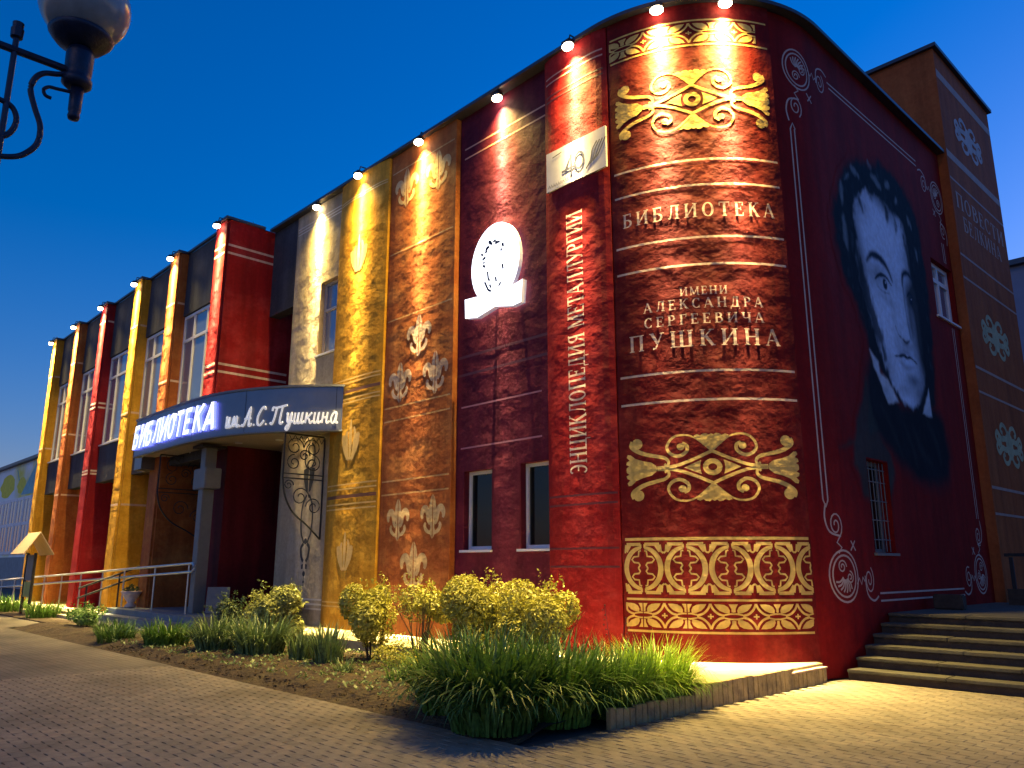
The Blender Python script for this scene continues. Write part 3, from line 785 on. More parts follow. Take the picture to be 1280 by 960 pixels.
hd = sdf(hair)+.10*NZ1+.07*NZ2; m_ = sm(hd, .13); cl_ = np.clip(NZ3*.9+NZ2*.5-.35, 0, 1)[..., None]
lay(np.maximum(m_, 0), DKC+cl_*np.array((.030, .045, .060)))
tone = np.where((tone.sum(-1) > 0)[..., None], tone, DKC)
lay(sm(sdf(coat)+.08*NZ1, .22), DKC*.8+np.clip(NZ1, 0, 1)[..., None]*np.array((.006, .008, .012)))
lay(sm(sdf(coat2)+.06*NZ1+.03*NZ2, .09)*.9, np.array((.030, .040, .038))*(1+.4*NZ1[..., None]))
for pts, w_ in (([(-2.2,4.1),(-1.8,3.7),(-1.5,3.3)], .05), ([(-.9,3.9),(-.6,3.5),(-.2,3.3)], .09), ([(-1.3,3.9),(-1.0,3.5),(-.9,3.2)], .05), ([(-.2,4.1),(.2,3.7),(.3,3.3)], .07)):
    lay(sm(crv(pts, .01, None, w_), .10)*.5, (.028, .036, .042))
fd_ = sdf(face)+.06*NZ2+.04*NZ3; fm = sm(fd_, .07)
sh = 1.0+.05*NZ1
sh = sh+.08*blob(-1.3, 7.5, .8, .6)+.05*blob(-1.6, 5.7, .35, .4)
for cx, cz, rx, rz, ro, k in ((-.0, 6.9, .34, 1.3, 0, .72), (.0, 5.4, .30, 1.0, 0, .78), (-2.5, 6.3, .28, .6, 0, .55), (-.9, 8.0, .5, .22, -10, .4), (-2.2, 7.7, .3, .25, 0, .35), (-1.05, 4.55, .35, .12, 10, .25), (-1.75, 6.5, .45, .22, 8, .42), (-.3, 6.45, .30, .26, 0, .50), (-.42, 5.95, .13, .5, 3, .50), (-.75, 5.42, .26, .10, 0, .40),
    (-2.45, 6.9, .16, .9, 0, .35), (-2.25, 5.6, .22, .5, 30, .42), (-1.75, 4.85, .3, .25, -35, .35), (-.62, 4.78, .30, .12, 0, .55), (-.8, 5.28, .25, .06, 0, .22), (-.35, 4.5, .35, .2, 0, .50), (-1.3, 8.1, .9, .14, 0, .40),
    (-1.2, 5.9, .12, .5, 15, .12), (-1.15, 5.25, .12, .3, 25, .2), (-1.45, 6.12, .4, .09, -5, .20), (-.95, 6.55, .16, .2, 0, .12)): sh = sh-k*blob(cx, cz, rx, rz, ro)
sh = np.clip(sh, .10, 1.15)[..., None]
fc = np.array((.58, .70, .90))*sh**1.25*(1+.04*NZ3[..., None])
lay(fm, fc)
FE = (.010, .022, .045)
def feat(pts, w0, w1=None, wm=None, soft=.035, a=1.0, col=FE): lay(sm(crv(pts, w0, w1, wm)+.012*NZ3, soft)*a, col)
for pts, w_ in (([(-2.6,6.9),(-2.45,6.3),(-2.2,5.75),(-1.95,5.3),(-1.8,5.0)], .16), ([(-2.5,7.9),(-2.2,7.75),(-2.1,7.6)], .08), ([(-1.2,8.2),(-1.0,7.95),(-1.05,7.8)], .07), ([(-.8,8.15),(-.6,7.85),(-.62,7.7)], .06), ([(-1.8,8.2),(-1.65,8.0)], .05), ([(-.3,8.0),(-.22,7.5),(-.12,7.0)], .08)):
    lay(sm(crv(pts, .02, None, w_)+.09*NZ3+.06*NZ2, .08)*.85, DKC)
feat([(-2.18,6.66),(-1.95,6.84),(-1.62,6.88),(-1.3,6.78),(-1.1,6.56)], .02, None, .075, .05)
feat([(-.62,6.6),(-.55,6.82),(-.3,6.92),(-.05,6.82)], .02, None, .06, .05)
feat([(-1.9,6.40),(-1.68,6.53),(-1.4,6.57),(-1.16,6.46)], .012, None, .035, .02)
feat([(-1.84,6.3),(-1.6,6.24),(-1.3,6.27)], .005, None, .012, .03, .7)
lay(sm(np.hypot((X+1.5)/1.9, (Zz-6.40)/1.0)-.09, .03)*.75, (.50, .60, .74))
lay(sm(np.hypot(X+1.46, (Zz-6.41)*.9)-.095, .02), FE); lay(sm(np.hypot(X+1.43, Zz-6.45)-.02, .012), (.6, .68, .8))
feat([(-.45,6.42),(-.3,6.52),(-.1,6.44)], .01, None, .03, .02)
lay(sm(np.hypot(X+.27, (Zz-6.37)*.9)-.075, .02), FE); lay(sm(np.hypot(X+.24, Zz-6.41)-.016, .012), (.5, .58, .7))
feat([(-.60,6.55),(-.60,6.2),(-.56,5.85),(-.50,5.6)], .01, .03, None, .06, .75)
feat([(-1.18,5.68),(-1.08,5.55),(-.98,5.52)], .012, .02, None, .03, .8); feat([(-.92,5.50),(-.75,5.46),(-.58,5.53)], .012, None, .03, .03, .9)
feat([(-1.38,5.10),(-1.15,5.14),(-.95,5.19),(-.8,5.17),(-.62,5.2),(-.34,5.14)], .01, None, .035, .025)
lay(sm(crv([(-1.15,5.02),(-.85,4.97),(-.5,5.04)], .01, None, .05), .05)*.5, (.15, .17, .26))
lay(sm(crv([(-1.1,5.22),(-.85,5.26),(-.5,5.25)], .01, None, .04), .04)*.35, (.20, .22, .32))
for pl in ([(-2.44,5.01),(-2.12,4.86),(-2.10,4.69),(-1.79,4.6),(-1.59,4.46),(-1.40,4.26),(-1.90,4.18),(-2.15,4.5),(-2.35,4.74)], [(.12,4.75),(.12,4.2),(-.35,4.2)]):
    lay(sm(sdf(pl)+.03*NZ2, .04), np.array((.46, .54, .64))*(1+.2*NZ2[..., None]))
for pts, w_ in (([(-2.48,8.34),(-2.3,8.32),(-2.13,8.26)], .07), ([(-1.66,8.74),(-1.52,8.68)], .06), ([(-1.57,8.48),(-1.33,8.46),(-1.17,8.36)], .09), ([(-.92,8.5),(-.72,8.62)], .08), ([(-.5,8.3),(-.4,8.42)], .06),
    ([(-2.92,7.94),(-2.96,7.69),(-2.97,7.46)], .07), ([(-2.96,7.3),(-2.95,7.1),(-2.96,6.81),(-2.92,6.62)], .08), ([(-2.75,8.0),(-2.6,8.15)], .04), ([(.05,8.2),(.2,8.0)], .05), ([(.3,7.6),(.36,7.3)], .04)):
    lay(sm(crv(pts, .01, None, w_)+.05*NZ3, .05)*.8, (.17, .22, .26))
nx_, nz_ = X.shape
idx = np.arange(nx_*nz_).reshape(nx_, nz_)
q4 = np.stack([idx[:-1, :-1], idx[1:, :-1], idx[1:, 1:], idx[:-1, 1:]], -1).reshape(-1, 4)
cxm, czm = (X[:-1, :-1]+ST/2).ravel(), (Zz[:-1, :-1]+ST/2).ravel()
keep = (np.maximum.reduce([cover[:-1, :-1], cover[1:, :-1], cover[1:, 1:], cover[:-1, 1:]]).ravel() > .004) & ~((cxm > -3.04) & (cxm < -2.20) & (czm < 3.16) & (czm > 1.6))
q4 = q4[keep]; used = np.unique(q4); rem = -np.ones(nx_*nz_, int); rem[used] = np.arange(len(used))
vv = [tuple(P(a, b, .004)) for a, b in zip(X.ravel()[used], Zz.ravel()[used])]
me = bpy.data.meshes.new('painted_portrait'); me.from_pydata(vv, [], rem[q4].tolist())
ca = me.color_attributes.new('tone', 'FLOAT_COLOR', 'POINT'); rgba = np.ones((len(used), 4), 'f'); rgba[:, :3] = tone.reshape(-1, 3)[used]; ca.data.foreach_set('color', rgba.ravel())
fa = me.attributes.new('cover', 'FLOAT', 'POINT'); fa.data.foreach_set('value', cover.ravel()[used].astype('f'))
me.materials.append(portrait_material())
o = link(bpy.data.objects.new('painted_portrait', me), lib); o['label'] = 'painted head of a man with dark curls, sideburns and white collar'
# frame
q = Paint()
LW = .028
def circ_(c_, rx, ry, wd=LW, a0=0, a1=360, n=28, rot=0):
    pts = []
    for i in range(n+1):
        a = rad(a0+(a1-a0)*i/n); x, y = rx*cos(a), ry*sin(a); pts.append((c_[0]+x*cos(rot)-y*sin(rot), c_[1]+x*sin(rot)+y*cos(rot)))
    q.line(pts, wd)
def spiral(c_, r0, turns, a0, sgn=1, wd=LW, sy=1):
    n = int(14*turns); pts = []
    for i in range(n+1):
        a = rad(a0)+sgn*2*pi*turns*i/n; r = r0*(1-.82*i/n); pts.append((c_[0]+r*cos(a), c_[1]+r*sy*sin(a)))
    q.line(pts, wd); return pts[0]
def corner(cx, cz, mx, mz):
    q.grp = 'c%g%g' % (cx, cz)
    circ_((cx, cz), .34, .36); circ_((cx, cz), .27, .29)
    spiral((cx-.05*mx, cz+.13*mz), .1, 1.6, 0, 1, .022); spiral((cx+.12*mx, cz-.02*mz), .09, 1.6, 90, -1, .022)
    for k in range(7):
        a = rad(200+k*18) if mz > 0 else rad(20+k*18)
        a = a if mx > 0 else pi-a
        q.line(spl([(cx+.05*cos(a), cz+.05*sin(a)), (cx+.15*cos(a+.2), cz+.15*sin(a+.2)), (cx+.23*cos(a), cz+.23*sin(a))], 3), .028)
    # arm towards the inside, horizontal
    q.line([(cx+.30*mx, cz-.12*mz), (cx+.38*mx, cz-.03*mz), (cx+.44*mx, cz-.12*mz), (cx+.5*mx, cz-.02*mz), (cx+.56*mx, cz-.08*mz)], .026)
    spiral((cx+.72*mx, cz-.06*mz), .16, 1.7, 60, -1 if mx > 0 else 1, .024, 1.3)
    q.line(spl([(cx+.58*mx, cz-.0*mz), (cx+.62*mx, cz-.26*mz), (cx+.82*mx, cz-.36*mz), (cx+1.0*mx, cz-.30*mz)], 4), .03)
    # vertical arm
    q.line([(cx-.1*mx, cz+.32*mz), (cx-.02*mx, cz+.4*mz), (cx-.12*mx, cz+.47*mz), (cx-.05*mx, cz+.55*mz)], .026)
    spiral((cx-.12*mx, cz+.72*mz), .15, 1.7, -60, 1 if mx > 0 else -1, .024, 1.3)
    q.line(spl([(cx-.02*mx, cz+.56*mz), (cx-.26*mx, cz+.62*mz), (cx-.34*mx, cz+.82*mz), (cx-.30*mx, cz+1.02*mz)], 4), .03)
    q.line([(cx+.2*mx, cz+.36*mz), (cx+.34*mx, cz+.5*mz)], .025); q.line([(cx+.34*mx, cz+.36*mz), (cx+.22*mx, cz+.5*mz)], .025)
corner(-4.06, 1.36, 1, 1); corner(-4.12, 9.5, 1, -1); corner(2.0, 9.25, -1, -1); corner(1.75, 1.35, -1, 1); q.grp = None
q.line([(-4.40, 2.43), (-4.405, 8.35)], LW); q.line([(-4.30, 2.43), (-4.315, 8.35)], LW)
for a in (2.43, 8.35): q.line([(-4.40, a), (-4.35, a+(.1 if a > 5 else -.1)), (-4.30, a)], LW)
q.line([(-3.1, 9.71), (.95, 9.73)], LW); q.line([(-3.05, 9.62), (.95, 9.62)], LW)
q.line([(-3.0, 1.10), (.72, 1.10)], LW); q.line([(-3.0, .99), (.72, .99)], LW)
q.line([(1.95, 8.2), (1.97, 7.75)], LW); q.line([(2.05, 8.2), (2.07, 7.75)], LW)
q.line([(2.02, 6.3), (2.02, 2.4)], LW); q.line([(1.92, 6.3), (1.92, 2.4)], LW)
q.build('painted_frame', SILV, lib, split=True)

# ---------------- upper block (stair tower) at the far end
tw = empty('corner_tower', 'taller brown painted block rising behind the portrait wall', 'building', (0, 0, 0))
TX, TY0, TY1, TZ = -4.93, 17.98, 21.85, 13.05
boxo('wall', (-12, TX, TY0, TY1, 0, TZ), BRO, tw)
bm = bmesh.new(); box(bm, -12.1, TX+.09, TY0-.09, TY1+.09, TZ+.003, TZ+.09); obj('coping', bm, COPE, tw)
def TP(s, z, o=0): return Vector((TX+o, s, z))
q = Paint(TP, .004)
for z, wd in ((12.45, .2), (10.46, .18), (9.86, .05), (8.06, .05), (7.53, .05), (5.55, .06), (5.02, .05), (3.05, .06), (2.52, .05)): q.line([(TY0+.02, z), (TY1-.02, z)], wd)
q.build('painted_band', mat('muted brown line paint', (.36, .24, .19), .6, .15, 5), tw, split=True)
def acanthus(c_, zc, m):
    q = Paint(TP, .005)
    for a in (1, -1):
        for b in (1, -1):
            def U(x, y): return (c_+a*x, zc+b*y)
            q.line([U(*p) for p in spl([(.05, .05), (.3, .12), (.55, .1), (.8, .22), (.92, .12), (.82, .02), (.72, .1)], 4)], [.1]*3+[.13]*10+[.1]*12)
            q.line([U(*p) for p in spl([(.05, .1), (.15, .35), (.4, .42), (.55, .3), (.42, .22)], 4)], .1)
            q.poly([U(.0, .0), U(.25, .0), U(.22, .2), U(.0, .34)])
            q.poly([U(.55, .0), U(.75, .0), U(.6, .14)])
    q.build('painted_ornament', m, tw)
ACA = mat('pale acanthus paint', (.40, .36, .36), .6, .25, 4); ACB = mat('olive acanthus paint', (.36, .36, .20), .6, .3, 4)
acanthus(19.8, 11.4, ACA); acanthus(19.75, 6.5, ACB); acanthus(19.65, 4.05, ACB)
q = Paint(TP, .005); put_text(q, 'ПОВЕСТИ', 18.2, 21.6, 9.22, 9.6, .1); put_text(q, 'БЕЛКИНА', 18.5, 21.2, 8.72, 9.08, .1)
q.build('painted_letter', mat('muted letter paint', (.40, .28, .22), .6), tw, split=True)

# ---------------- banner "40" on the red spine
bn = empty('anniversary_banner', 'silver banner with the number 40 and flowing lines on the bright red spine', 'banner', (0, 0, 0))
def BP(s, z, o=0): return Vector((s*.987, YF-.13-o, 1.5+(z-1.5)*.987))
bm = bmesh.new(); box(bm, -8.87*.987, -7.52*.987, YF-.132, YF-.09, 7.80, 8.53); obj('board', bm, mat('silver banner', (.50, .48, .50), .35, .12, 4), bn)
q = Paint(BP, .004)
q.line([(-8.42, 8.12), (-8.28, 8.44), (-8.28, 8.02)], .05); q.line([(-8.50, 8.14), (-8.2, 8.16)], .045)
q.line([(-8.10+.1*cos(rad(a)), 8.22+.15*sin(rad(a))) for a in range(0, 361, 20)], .04)
for k in range(4): q.line(spl([(-7.95+.02*k, 8.0+.02*k), (-7.85+.05*k, 8.12+.01*k), (-7.8+.07*k, 8.3), (-7.7+.06*k, 8.42)], 5), .028)
for i in range(9): q.line([(-8.82+i*.055, 7.94), (-8.80+i*.055, 8.0), (-8.78+i*.055, 7.94)], .014)
q.line([(-8.72, 8.5), (-8.5, 8.53)], .02)
q.build('printed_mark', mat('dark banner print', (.05, .05, .08), .5), bn, split=True)
put = None

# ---------------- lit oval emblem on the plum spine
em = empty('oval_emblem', 'white lit oval sign with a dark curly profile above a ribbon on the plum spine', 'sign', (0, 0, 0))
yE = 9.2
ov = [(-10.12+.652*cos(2*pi*i/40), 6.925+.772*sin(2*pi*i/40)) for i in range(40)]
rib = [(x*.989, 1.5+(z-1.5)*.989) for x, z in [(-11.06, 6.46), (-10.78, 6.44), (-10.2, 6.38), (-9.7, 6.42), (-9.48, 6.46), (-9.52, 6.04), (-9.75, 6.02), (-10.2, 6.12), (-10.7, 6.02), (-11.04, 6.08)]]
def slabp(pts, y0, y1, name, mats, parent):
    bm = bmesh.new(); a = [bm.verts.new((x, y0, z)) for x, z in pts]; b = [bm.verts.new((x, y1, z)) for x, z in pts]
    f = bm.faces.new(a); f.normal_update()
    if f.normal.y > 0: f.normal_flip()
    bm.faces.new(b)
    for i in range(len(pts)):
        j = (i+1) % len(pts); s_ = bm.faces.new((a[i], a[j], b[j], b[i])); s_.material_index = 1
    return obj(name, bm, mats, parent)
slabp(ov, yE, yE+.08, 'oval_face', [SIGNE, SIGNS], em); slabp(rib, yE-.015, yE+.09, 'ribbon', [SIGNE, SIGNS], em)
for x, z in ((-10.2, 7.0), (-9.7, 7.0)): boxo('bracket', (x-.02, x+.02, yE+.08, YF+.07, z-.02, z+.02), METAL, em)
q = Paint(lambda s, z, o: Vector((s, yE-.003-o, z)), .002)
for i in range(26):
    a = rad(20+i*7.4); r_ = .26+random.uniform(-.03, .03); x, z = -10.17+r_*cos(a), 7.04+.32*sin(a)
    q.line([(x, z), (x+random.uniform(-.07, .07), z+random.uniform(-.06, .06))], .05)
for p_ in ([(-10.42, 6.86), (-10.4, 6.72), (-10.36, 6.66)], [(-10.02, 6.9), (-10.0, 6.8)], [(-10.5, 6.68), (-10.4, 6.5), (-10.32, 6.45)], [(-10.2, 6.7), (-10.18, 6.6)], [(-10.36, 6.6), (-10.33, 6.52)], [(-10.12, 6.5), (-10.06, 6.56)]): q.line([(x+.11, z-.06) for x, z in p_], .045)
q.build('profile_stroke', mat('dark emblem print', (.01, .01, .04), .5), em, split=True)

# ================================================================== left wing with piers
COLS = [(-19.95, -19.2, RED), (-23.15, -22.4, ORA), (-26.15, -25.4, YEL), (-29.5, -28.78, plaster('crimson plaster', (.24, .010, .016), (.3, .025, .03))), (-32.6, -31.95, ORA), (-35.65, -35.0, YEL)]
def pier(x0, x1, m, label, z1=H, y1=9.9, z0=0):
    bm = bmesh.new(); 
    n = 40; zs = [z1*i/n for i in range(n+1)]
    box(bm, x0, x1, 7.96, y1, z0, z1)
    ed = [e for e in bm.edges if abs(e.verts[0].co.z-e.verts[1].co.z) > 5 and e.verts[0].co.y < 8]
    bmesh.ops.bevel(bm, geom=ed, offset=.06, segments=4, affect='EDGES')
    return obj('pier', bm, m, lib, label=label)
CLB = ['red', 'orange', 'yellow', 'crimson', 'orange', 'yellow']
SIDE = {0: MARW}
for i, (a, b, m) in enumerate(COLS):
    pier(a, b, m, CLB[i]+' pier', y1=10.9 if i == 0 else 9.9, z0=4.6 if i == 0 else 0)
    boxo('pier_cap', (a-.04, b+.04, 7.9, 9.0, H+.004, H+.075), COPE, lib)
    q = Paint(lambda s, z, o: Vector((s, 7.96-o, z))); q2 = Paint(lambda s, z, o, b=b: Vector((b+o, s, z)))
    zz = {0: (9.72, 9.5, 6.5, 6.3), 1: (8.9, 6.6), 2: (8.9, 6.1, 3.3), 3: (9.8, 6.9, 6.75, 4.6, 4.5), 4: (8.9, 6.2, 4.0), 5: (6.0, 8.9)}[i]
    for z in zz: q.line([(a+.05, z), (b-.05, z)], .06); q2.line([(8.02, z), (9.9, z)], .06)
    LN = {0: CREAM, 3: CREAM}.get(i, mat('pale band on pier', (.62, .40, .26), .6))
    q.build('painted_band', LN, lib, split=True); q2.build('painted_band', LN, lib, split=True)
GW = plaster('grey window wall', (.055, .06, .075), (.07, .075, .09), .01)
def wingfn(s, z, o=0): return Vector((s, 8.22-o, z))
bays = [(COLS[i+1][1], COLS[i][0]) for i in range(5)]
low = [ORA, YEL, MATS['crimson plaster'], ORA, YEL]
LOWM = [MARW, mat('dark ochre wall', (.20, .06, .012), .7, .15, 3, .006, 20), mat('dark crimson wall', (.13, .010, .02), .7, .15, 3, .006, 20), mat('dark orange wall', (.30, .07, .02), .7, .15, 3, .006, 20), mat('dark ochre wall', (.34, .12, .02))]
for i, (a, b) in enumerate(bays):
    a += .004; b -= .004
    boxo('fascia_panel', (a, b, 8.22, 8.5, 8.52, H-.002), GREYP, lib)
    boxo('spandrel_panel', (a, b, 8.22, 8.5, 4.2, 5.42), GREYP, lib)
    n = 3; x1 = a+(b-a)*.3; x2 = a+(b-a)*.66
    window(lib, a, b, 5.46, 8.5, .05, mull=(x1, x2), trans=(7.75,), fn=wingfn, fw=.08, sill=False)
    boxo('window_ledge', (a, b, 8.17, 8.4, 5.42, 5.458), WHITE, lib)
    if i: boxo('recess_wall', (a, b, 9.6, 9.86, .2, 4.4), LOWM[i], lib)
    boxo('recess_ceiling', (a, b, 8.5, 9.86, 4.24, 4.4), GREYP, lib)
sweep_box('roof_coping', [-35, -19.2], 0, .08, H+.0035, H+.065, COPE, lib, fn=lambda s, z, o: Vector((s, 8.22-o, z)))
boxo('end_wall', (-35.6, -35.3, 9.0, 18, 0, H-.1), GREYP, lib)
q = Paint(lambda s, z, o: Vector((s, 9.6-o, z))); 
q.line([(-28.7, 1.62), (-26.2, 1.62)], .07); q.line([(-28.7, 1.42), (-26.2, 1.42)], .07)
q.build('painted_band', CREAM, lib, split=True); 
# plinth under the wing
boxo('plinth', (-36, -23.6, 7.2, 9.9, -.02, .2), CONC, lib, .01)

# between the red pier and the beige spine: upper fascia, recessed wall, frame
boxo('fascia_panel', (-19.196, -17.91, 9.3, 9.6, 8.0, H-.002), GREYP, lib)
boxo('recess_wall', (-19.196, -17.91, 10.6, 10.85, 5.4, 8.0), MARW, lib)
fw_ = window(lib, -18.75, -18.15, 5.5, 7.9, .02, fn=lambda s, z, o=0: Vector((s, 10.55-o, z)), fw=.07, sill=False, frame_m=mat('brown frame', (.22, .12, .10), .5))
# entrance recess: back wall with glazed door
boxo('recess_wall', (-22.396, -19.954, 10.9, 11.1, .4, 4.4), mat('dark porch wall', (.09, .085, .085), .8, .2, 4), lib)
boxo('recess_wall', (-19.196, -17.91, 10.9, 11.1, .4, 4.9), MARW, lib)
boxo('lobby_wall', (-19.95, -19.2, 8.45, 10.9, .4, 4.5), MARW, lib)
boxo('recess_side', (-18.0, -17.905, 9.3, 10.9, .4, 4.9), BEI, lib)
boxo('recess_ceiling', (-22.396, -17.91, 9.86, 10.9, 4.42, 4.55), SOFF, lib)
yfn = lambda s, z, o=0: Vector((s, 10.86-o, z))
dr = window(lib, -22.0, -20.6, .46, 3.2, .0, mull=(-21.3,), trans=(2.5,), fn=yfn, fw=.08, sill=False, name='door')
boxo('door_notice', (-21.15, -20.8, 10.78, 10.8, 1.5, 2.0), WHITE, dr); boxo('door_notice', (-21.15, -20.8, 10.78, 10.8, 1.15, 1.25), WHITE, dr)
window(lib, -18.95, -18.1, .46, 4.1, .0, mull=(-18.5,), trans=(1.6, 3.0), fn=yfn, fw=.07, sill=False)

# ================================================================== canopy
can = empty('entrance_canopy', 'curved dark blue canopy with a lit sign over the library entrance', 'canopy', (0, 0, 0))
CP = [(-15.0, 9.17), (-15.3, 8.85), (-15.75, 8.45), (-16.4, 8.02), (-17.2, 7.66), (-18.1, 7.44), (-19.2, 7.36), (-20.5, 7.36), (-21.7, 7.37), (-22.75, 7.38)]
cpp = [Vector((p.x, p.y, 0)) for p in spl([(x, y, 0) for x, y in CP], 6)]
clen = [0]
for i in range(1, len(cpp)): clen.append(clen[-1]+(cpp[i]-cpp[i-1]).length)
CL = clen[-1]
def CPt(u, z, o=0):          # u measured from the LEFT end
    d = min(max(CL-u, 0), CL-1e-6); i = 1
    while clen[i] < d: i += 1
    t = (d-clen[i-1])/(clen[i]-clen[i-1]); p = cpp[i-1].lerp(cpp[i], t)
    tg = (cpp[i]-cpp[i-1]).normalized(); nn = Vector((-tg.y, tg.x, 0))
    if nn.y > 0: nn = -nn
    p = p+nn*o; return Vector((p.x, p.y, z))
ZB, ZT = 4.42, 5.38
us = rng(0, CL, .15)
sweep_box('fascia', us, -.12, 0, ZB, ZT, FASC, can, fn=CPt)
sweep_box('top_trim', us, -.16, .035, ZT+.003, ZT+.05, STEEL, can, fn=CPt)
sweep_box('bottom_trim', us, -.14, .02, ZB-.04, ZB-.003, STEEL, can, fn=CPt)
bm = bmesh.new()
pl = [CPt(u, 0, -.125) for u in us]; pl = [(p.x, p.y) for p in pl]
pl = [(-22.75, 9.86)]+pl+[(-15.05, 9.2), (-17.9, 9.29), (-17.9, 10.88), (-22.3, 10.88), (-22.3, 9.86)]
for z0, z1, nm, mm in ((ZB+.02, ZB+.08, 'soffit', SOFF), (ZT-.1, ZT-.04, 'canopy_roof', COPE)):
    bm = bmesh.new(); lo = [bm.verts.new((x, y, z0)) for x, y in pl]; hi = [bm.verts.new((x, y, z1)) for x, y in pl]
    bm.faces.new(lo); bm.faces.new(hi)
    for i in range(len(pl)): j = (i+1) % len(pl); bm.faces.new((lo[i], lo[j], hi[j], hi[i]))
    bmesh.ops.recalc_face_normals(bm, faces=bm.faces[:]); obj(nm, bm, mm, can)
boxo('side_fascia', (-23.3, -22.75, 7.6, 8.15, 4.1, 5.2), FASC, can)
for x, y in ((-18.5, 8.4), (-19.6, 8.9), (-17.4, 8.9), (-21, 8.3)):
    bm = bmesh.new(); lathe(bm, [(.06, 0), (.09, .0), (.09, .02), (.06, .02)], (x, y, ZB-.002), 16); obj('downlight', bm, WHITE, can)
q = Paint(CPt, .004)
for k in (3, 5, 7.2, 8.2): q.line([(k+.9, ZB+.02), (k+.9, ZT)], .012)
q.build('cladding_joint', METAL, can, split=True)
# lit block letters
def sans(ch):
    w_ = .17
    V_ = lambda x: [(x, 0), (x, 1)]
    D = {'Б': [V_(.1), [(.1, .92), (.58, .92)], [(.1, .55), (.42, .55), (.56, .46), (.56, .18), (.42, .08), (.1, .08)]],
         'И': [V_(.1), V_(.66), [(.12, .1), (.64, .9)]], 'Л': [V_(.64), [(.64, .92), (.28, .92), (.22, .3), (.04, .08)]],
         'О': [[(.36+.27*cos(rad(a)), .5+.42*sin(rad(a))) for a in range(0, 361, 24)]],
         'Т': [V_(.34), [(.02, .92), (.66, .92)]], 'Е': [V_(.1), [(.1, .92), (.56, .92)], [(.1, .5), (.5, .5)], [(.1, .08), (.58, .08)]],
         'К': [V_(.1), [(.14, .48), (.6, .98)], [(.3, .6), (.64, .02)]], 'А': [[(.04, 0), (.34, 1)], [(.34, 1), (.66, 0)], [(.16, .28), (.54, .28)]]}
    return D[ch], w_
SGN = empty('lit_library_lettering', 'white lit block letters reading the word library on the canopy front', 'sign', (0, 0, 0))
word = 'БИБЛИОТЕКА'; u0, u1 = .12, 5.1; adv = (u1-u0)/len(word)
for k, ch in enumerate(word):
    st, w_ = sans(ch); bm = bmesh.new(); hgt = .63; sx = adv/.80
    for L_ in st:
        for qd in ribbon(L_, .17 if len(L_) < 8 else .18):
            ff, bb = [], []
            for p in qd:
                xx = u0+k*adv+(p[0]+p[1]*.22)*sx*.92; zz = 4.57+p[1]*hgt
                ff.append(bm.verts.new(CPt(xx, zz, .10))); bb.append(bm.verts.new(CPt(xx, zz, .03)))
            bm.faces.new(ff)
            for i in range(4): j = (i+1) % 4; f = bm.faces.new((ff[i], ff[j], bb[j], bb[i])); f.material_index = 1
    bmesh.ops.recalc_face_normals(bm, faces=bm.faces[:])
    obj('letter', bm, [LETTE, emis('blue letter halo side', (.12, .16, 1.0), 2.4)], SGN)
# script letters on the bend
SC = empty('script_name_lettering', 'small white script lettering reading the name on the bend of the canopy', 'sign', (0, 0, 0))
scr = [('и', .62, [[(.05, .55), (.1, .6), (.1, .1), (.2, 0), (.35, .2), (.38, .6), (.38, .1), (.48, 0), (.58, .12)]]),
 ('м', .8, [[(.0, .05), (.1, .1), (.2, .6), (.3, .05), (.5, .6), (.55, .1), (.65, 0), (.75, .12)]]), ('.', .3, [[(.08, .03), (.14, .03)]]),
 ('А', 1.0, [[(.0, .1), (.1, .0), (.25, .2), (.6, 1.05), (.62, .1), (.75, 0), (.88, .12)], [(.2, .4), (.75, .42)]]), ('.', .25, [[(.08, .03), (.14, .03)]]),
 ('С', .8, [[(.7, .85), (.6, 1.02), (.35, .9), (.12, .45), (.2, .05), (.45, .0), (.7, .25)]]), ('.', .45, [[(.08, .03), (.14, .03)]]),
 ('П', 1.25, [[(.05, .75), (.1, .95), (.4, .92), (1.2, 1.05)], [(.4, .92), (.3, .3), (.15, .0), (.02, .1)], [(.85, .98), (.78, .2), (.88, 0), (1.05, .12)]]),
 ('у', .62, [[(.05, .5), (.1, .6), (.12, .2), (.25, .1), (.4, .6), (.4, .0), (.25, -.35), (.08, -.25), (.3, .0), (.58, .14)]]),
 ('ш', .88, [[(.06, .6), (.06, .1), (.16, 0), (.3, .15), (.33, .6), (.33, .1), (.43, 0), (.58, .15), (.62, .6), (.62, .1), (.7, 0), (.84, .12)]]),
 ('к', .62, [[(.06, .6), (.06, .0)], [(.45, .58), (.2, .35), (.1, .3), (.3, .22), (.42, .0), (.6, .12)]]),
 ('и', .62, [[(.06, .6), (.06, .1), (.16, 0), (.32, .15), (.36, .6), (.36, .1), (.45, 0), (.58, .12)]]),
 ('н', .64, [[(.06, .6), (.06, .0)], [(.06, .3), (.36, .32)], [(.38, .6), (.38, .1), (.47, 0), (.6, .12)]]),
 ('а', .6, [[(.4, .5), (.25, .62), (.06, .35), (.12, .05), (.3, .05), (.42, .6), (.42, .1), (.5, 0), (.58, .08)]])]
tot = sum(s_[1] for s_ in scr); us0, us1 = 5.35, CL-.12; x = us0; k_ = (us1-us0)/tot
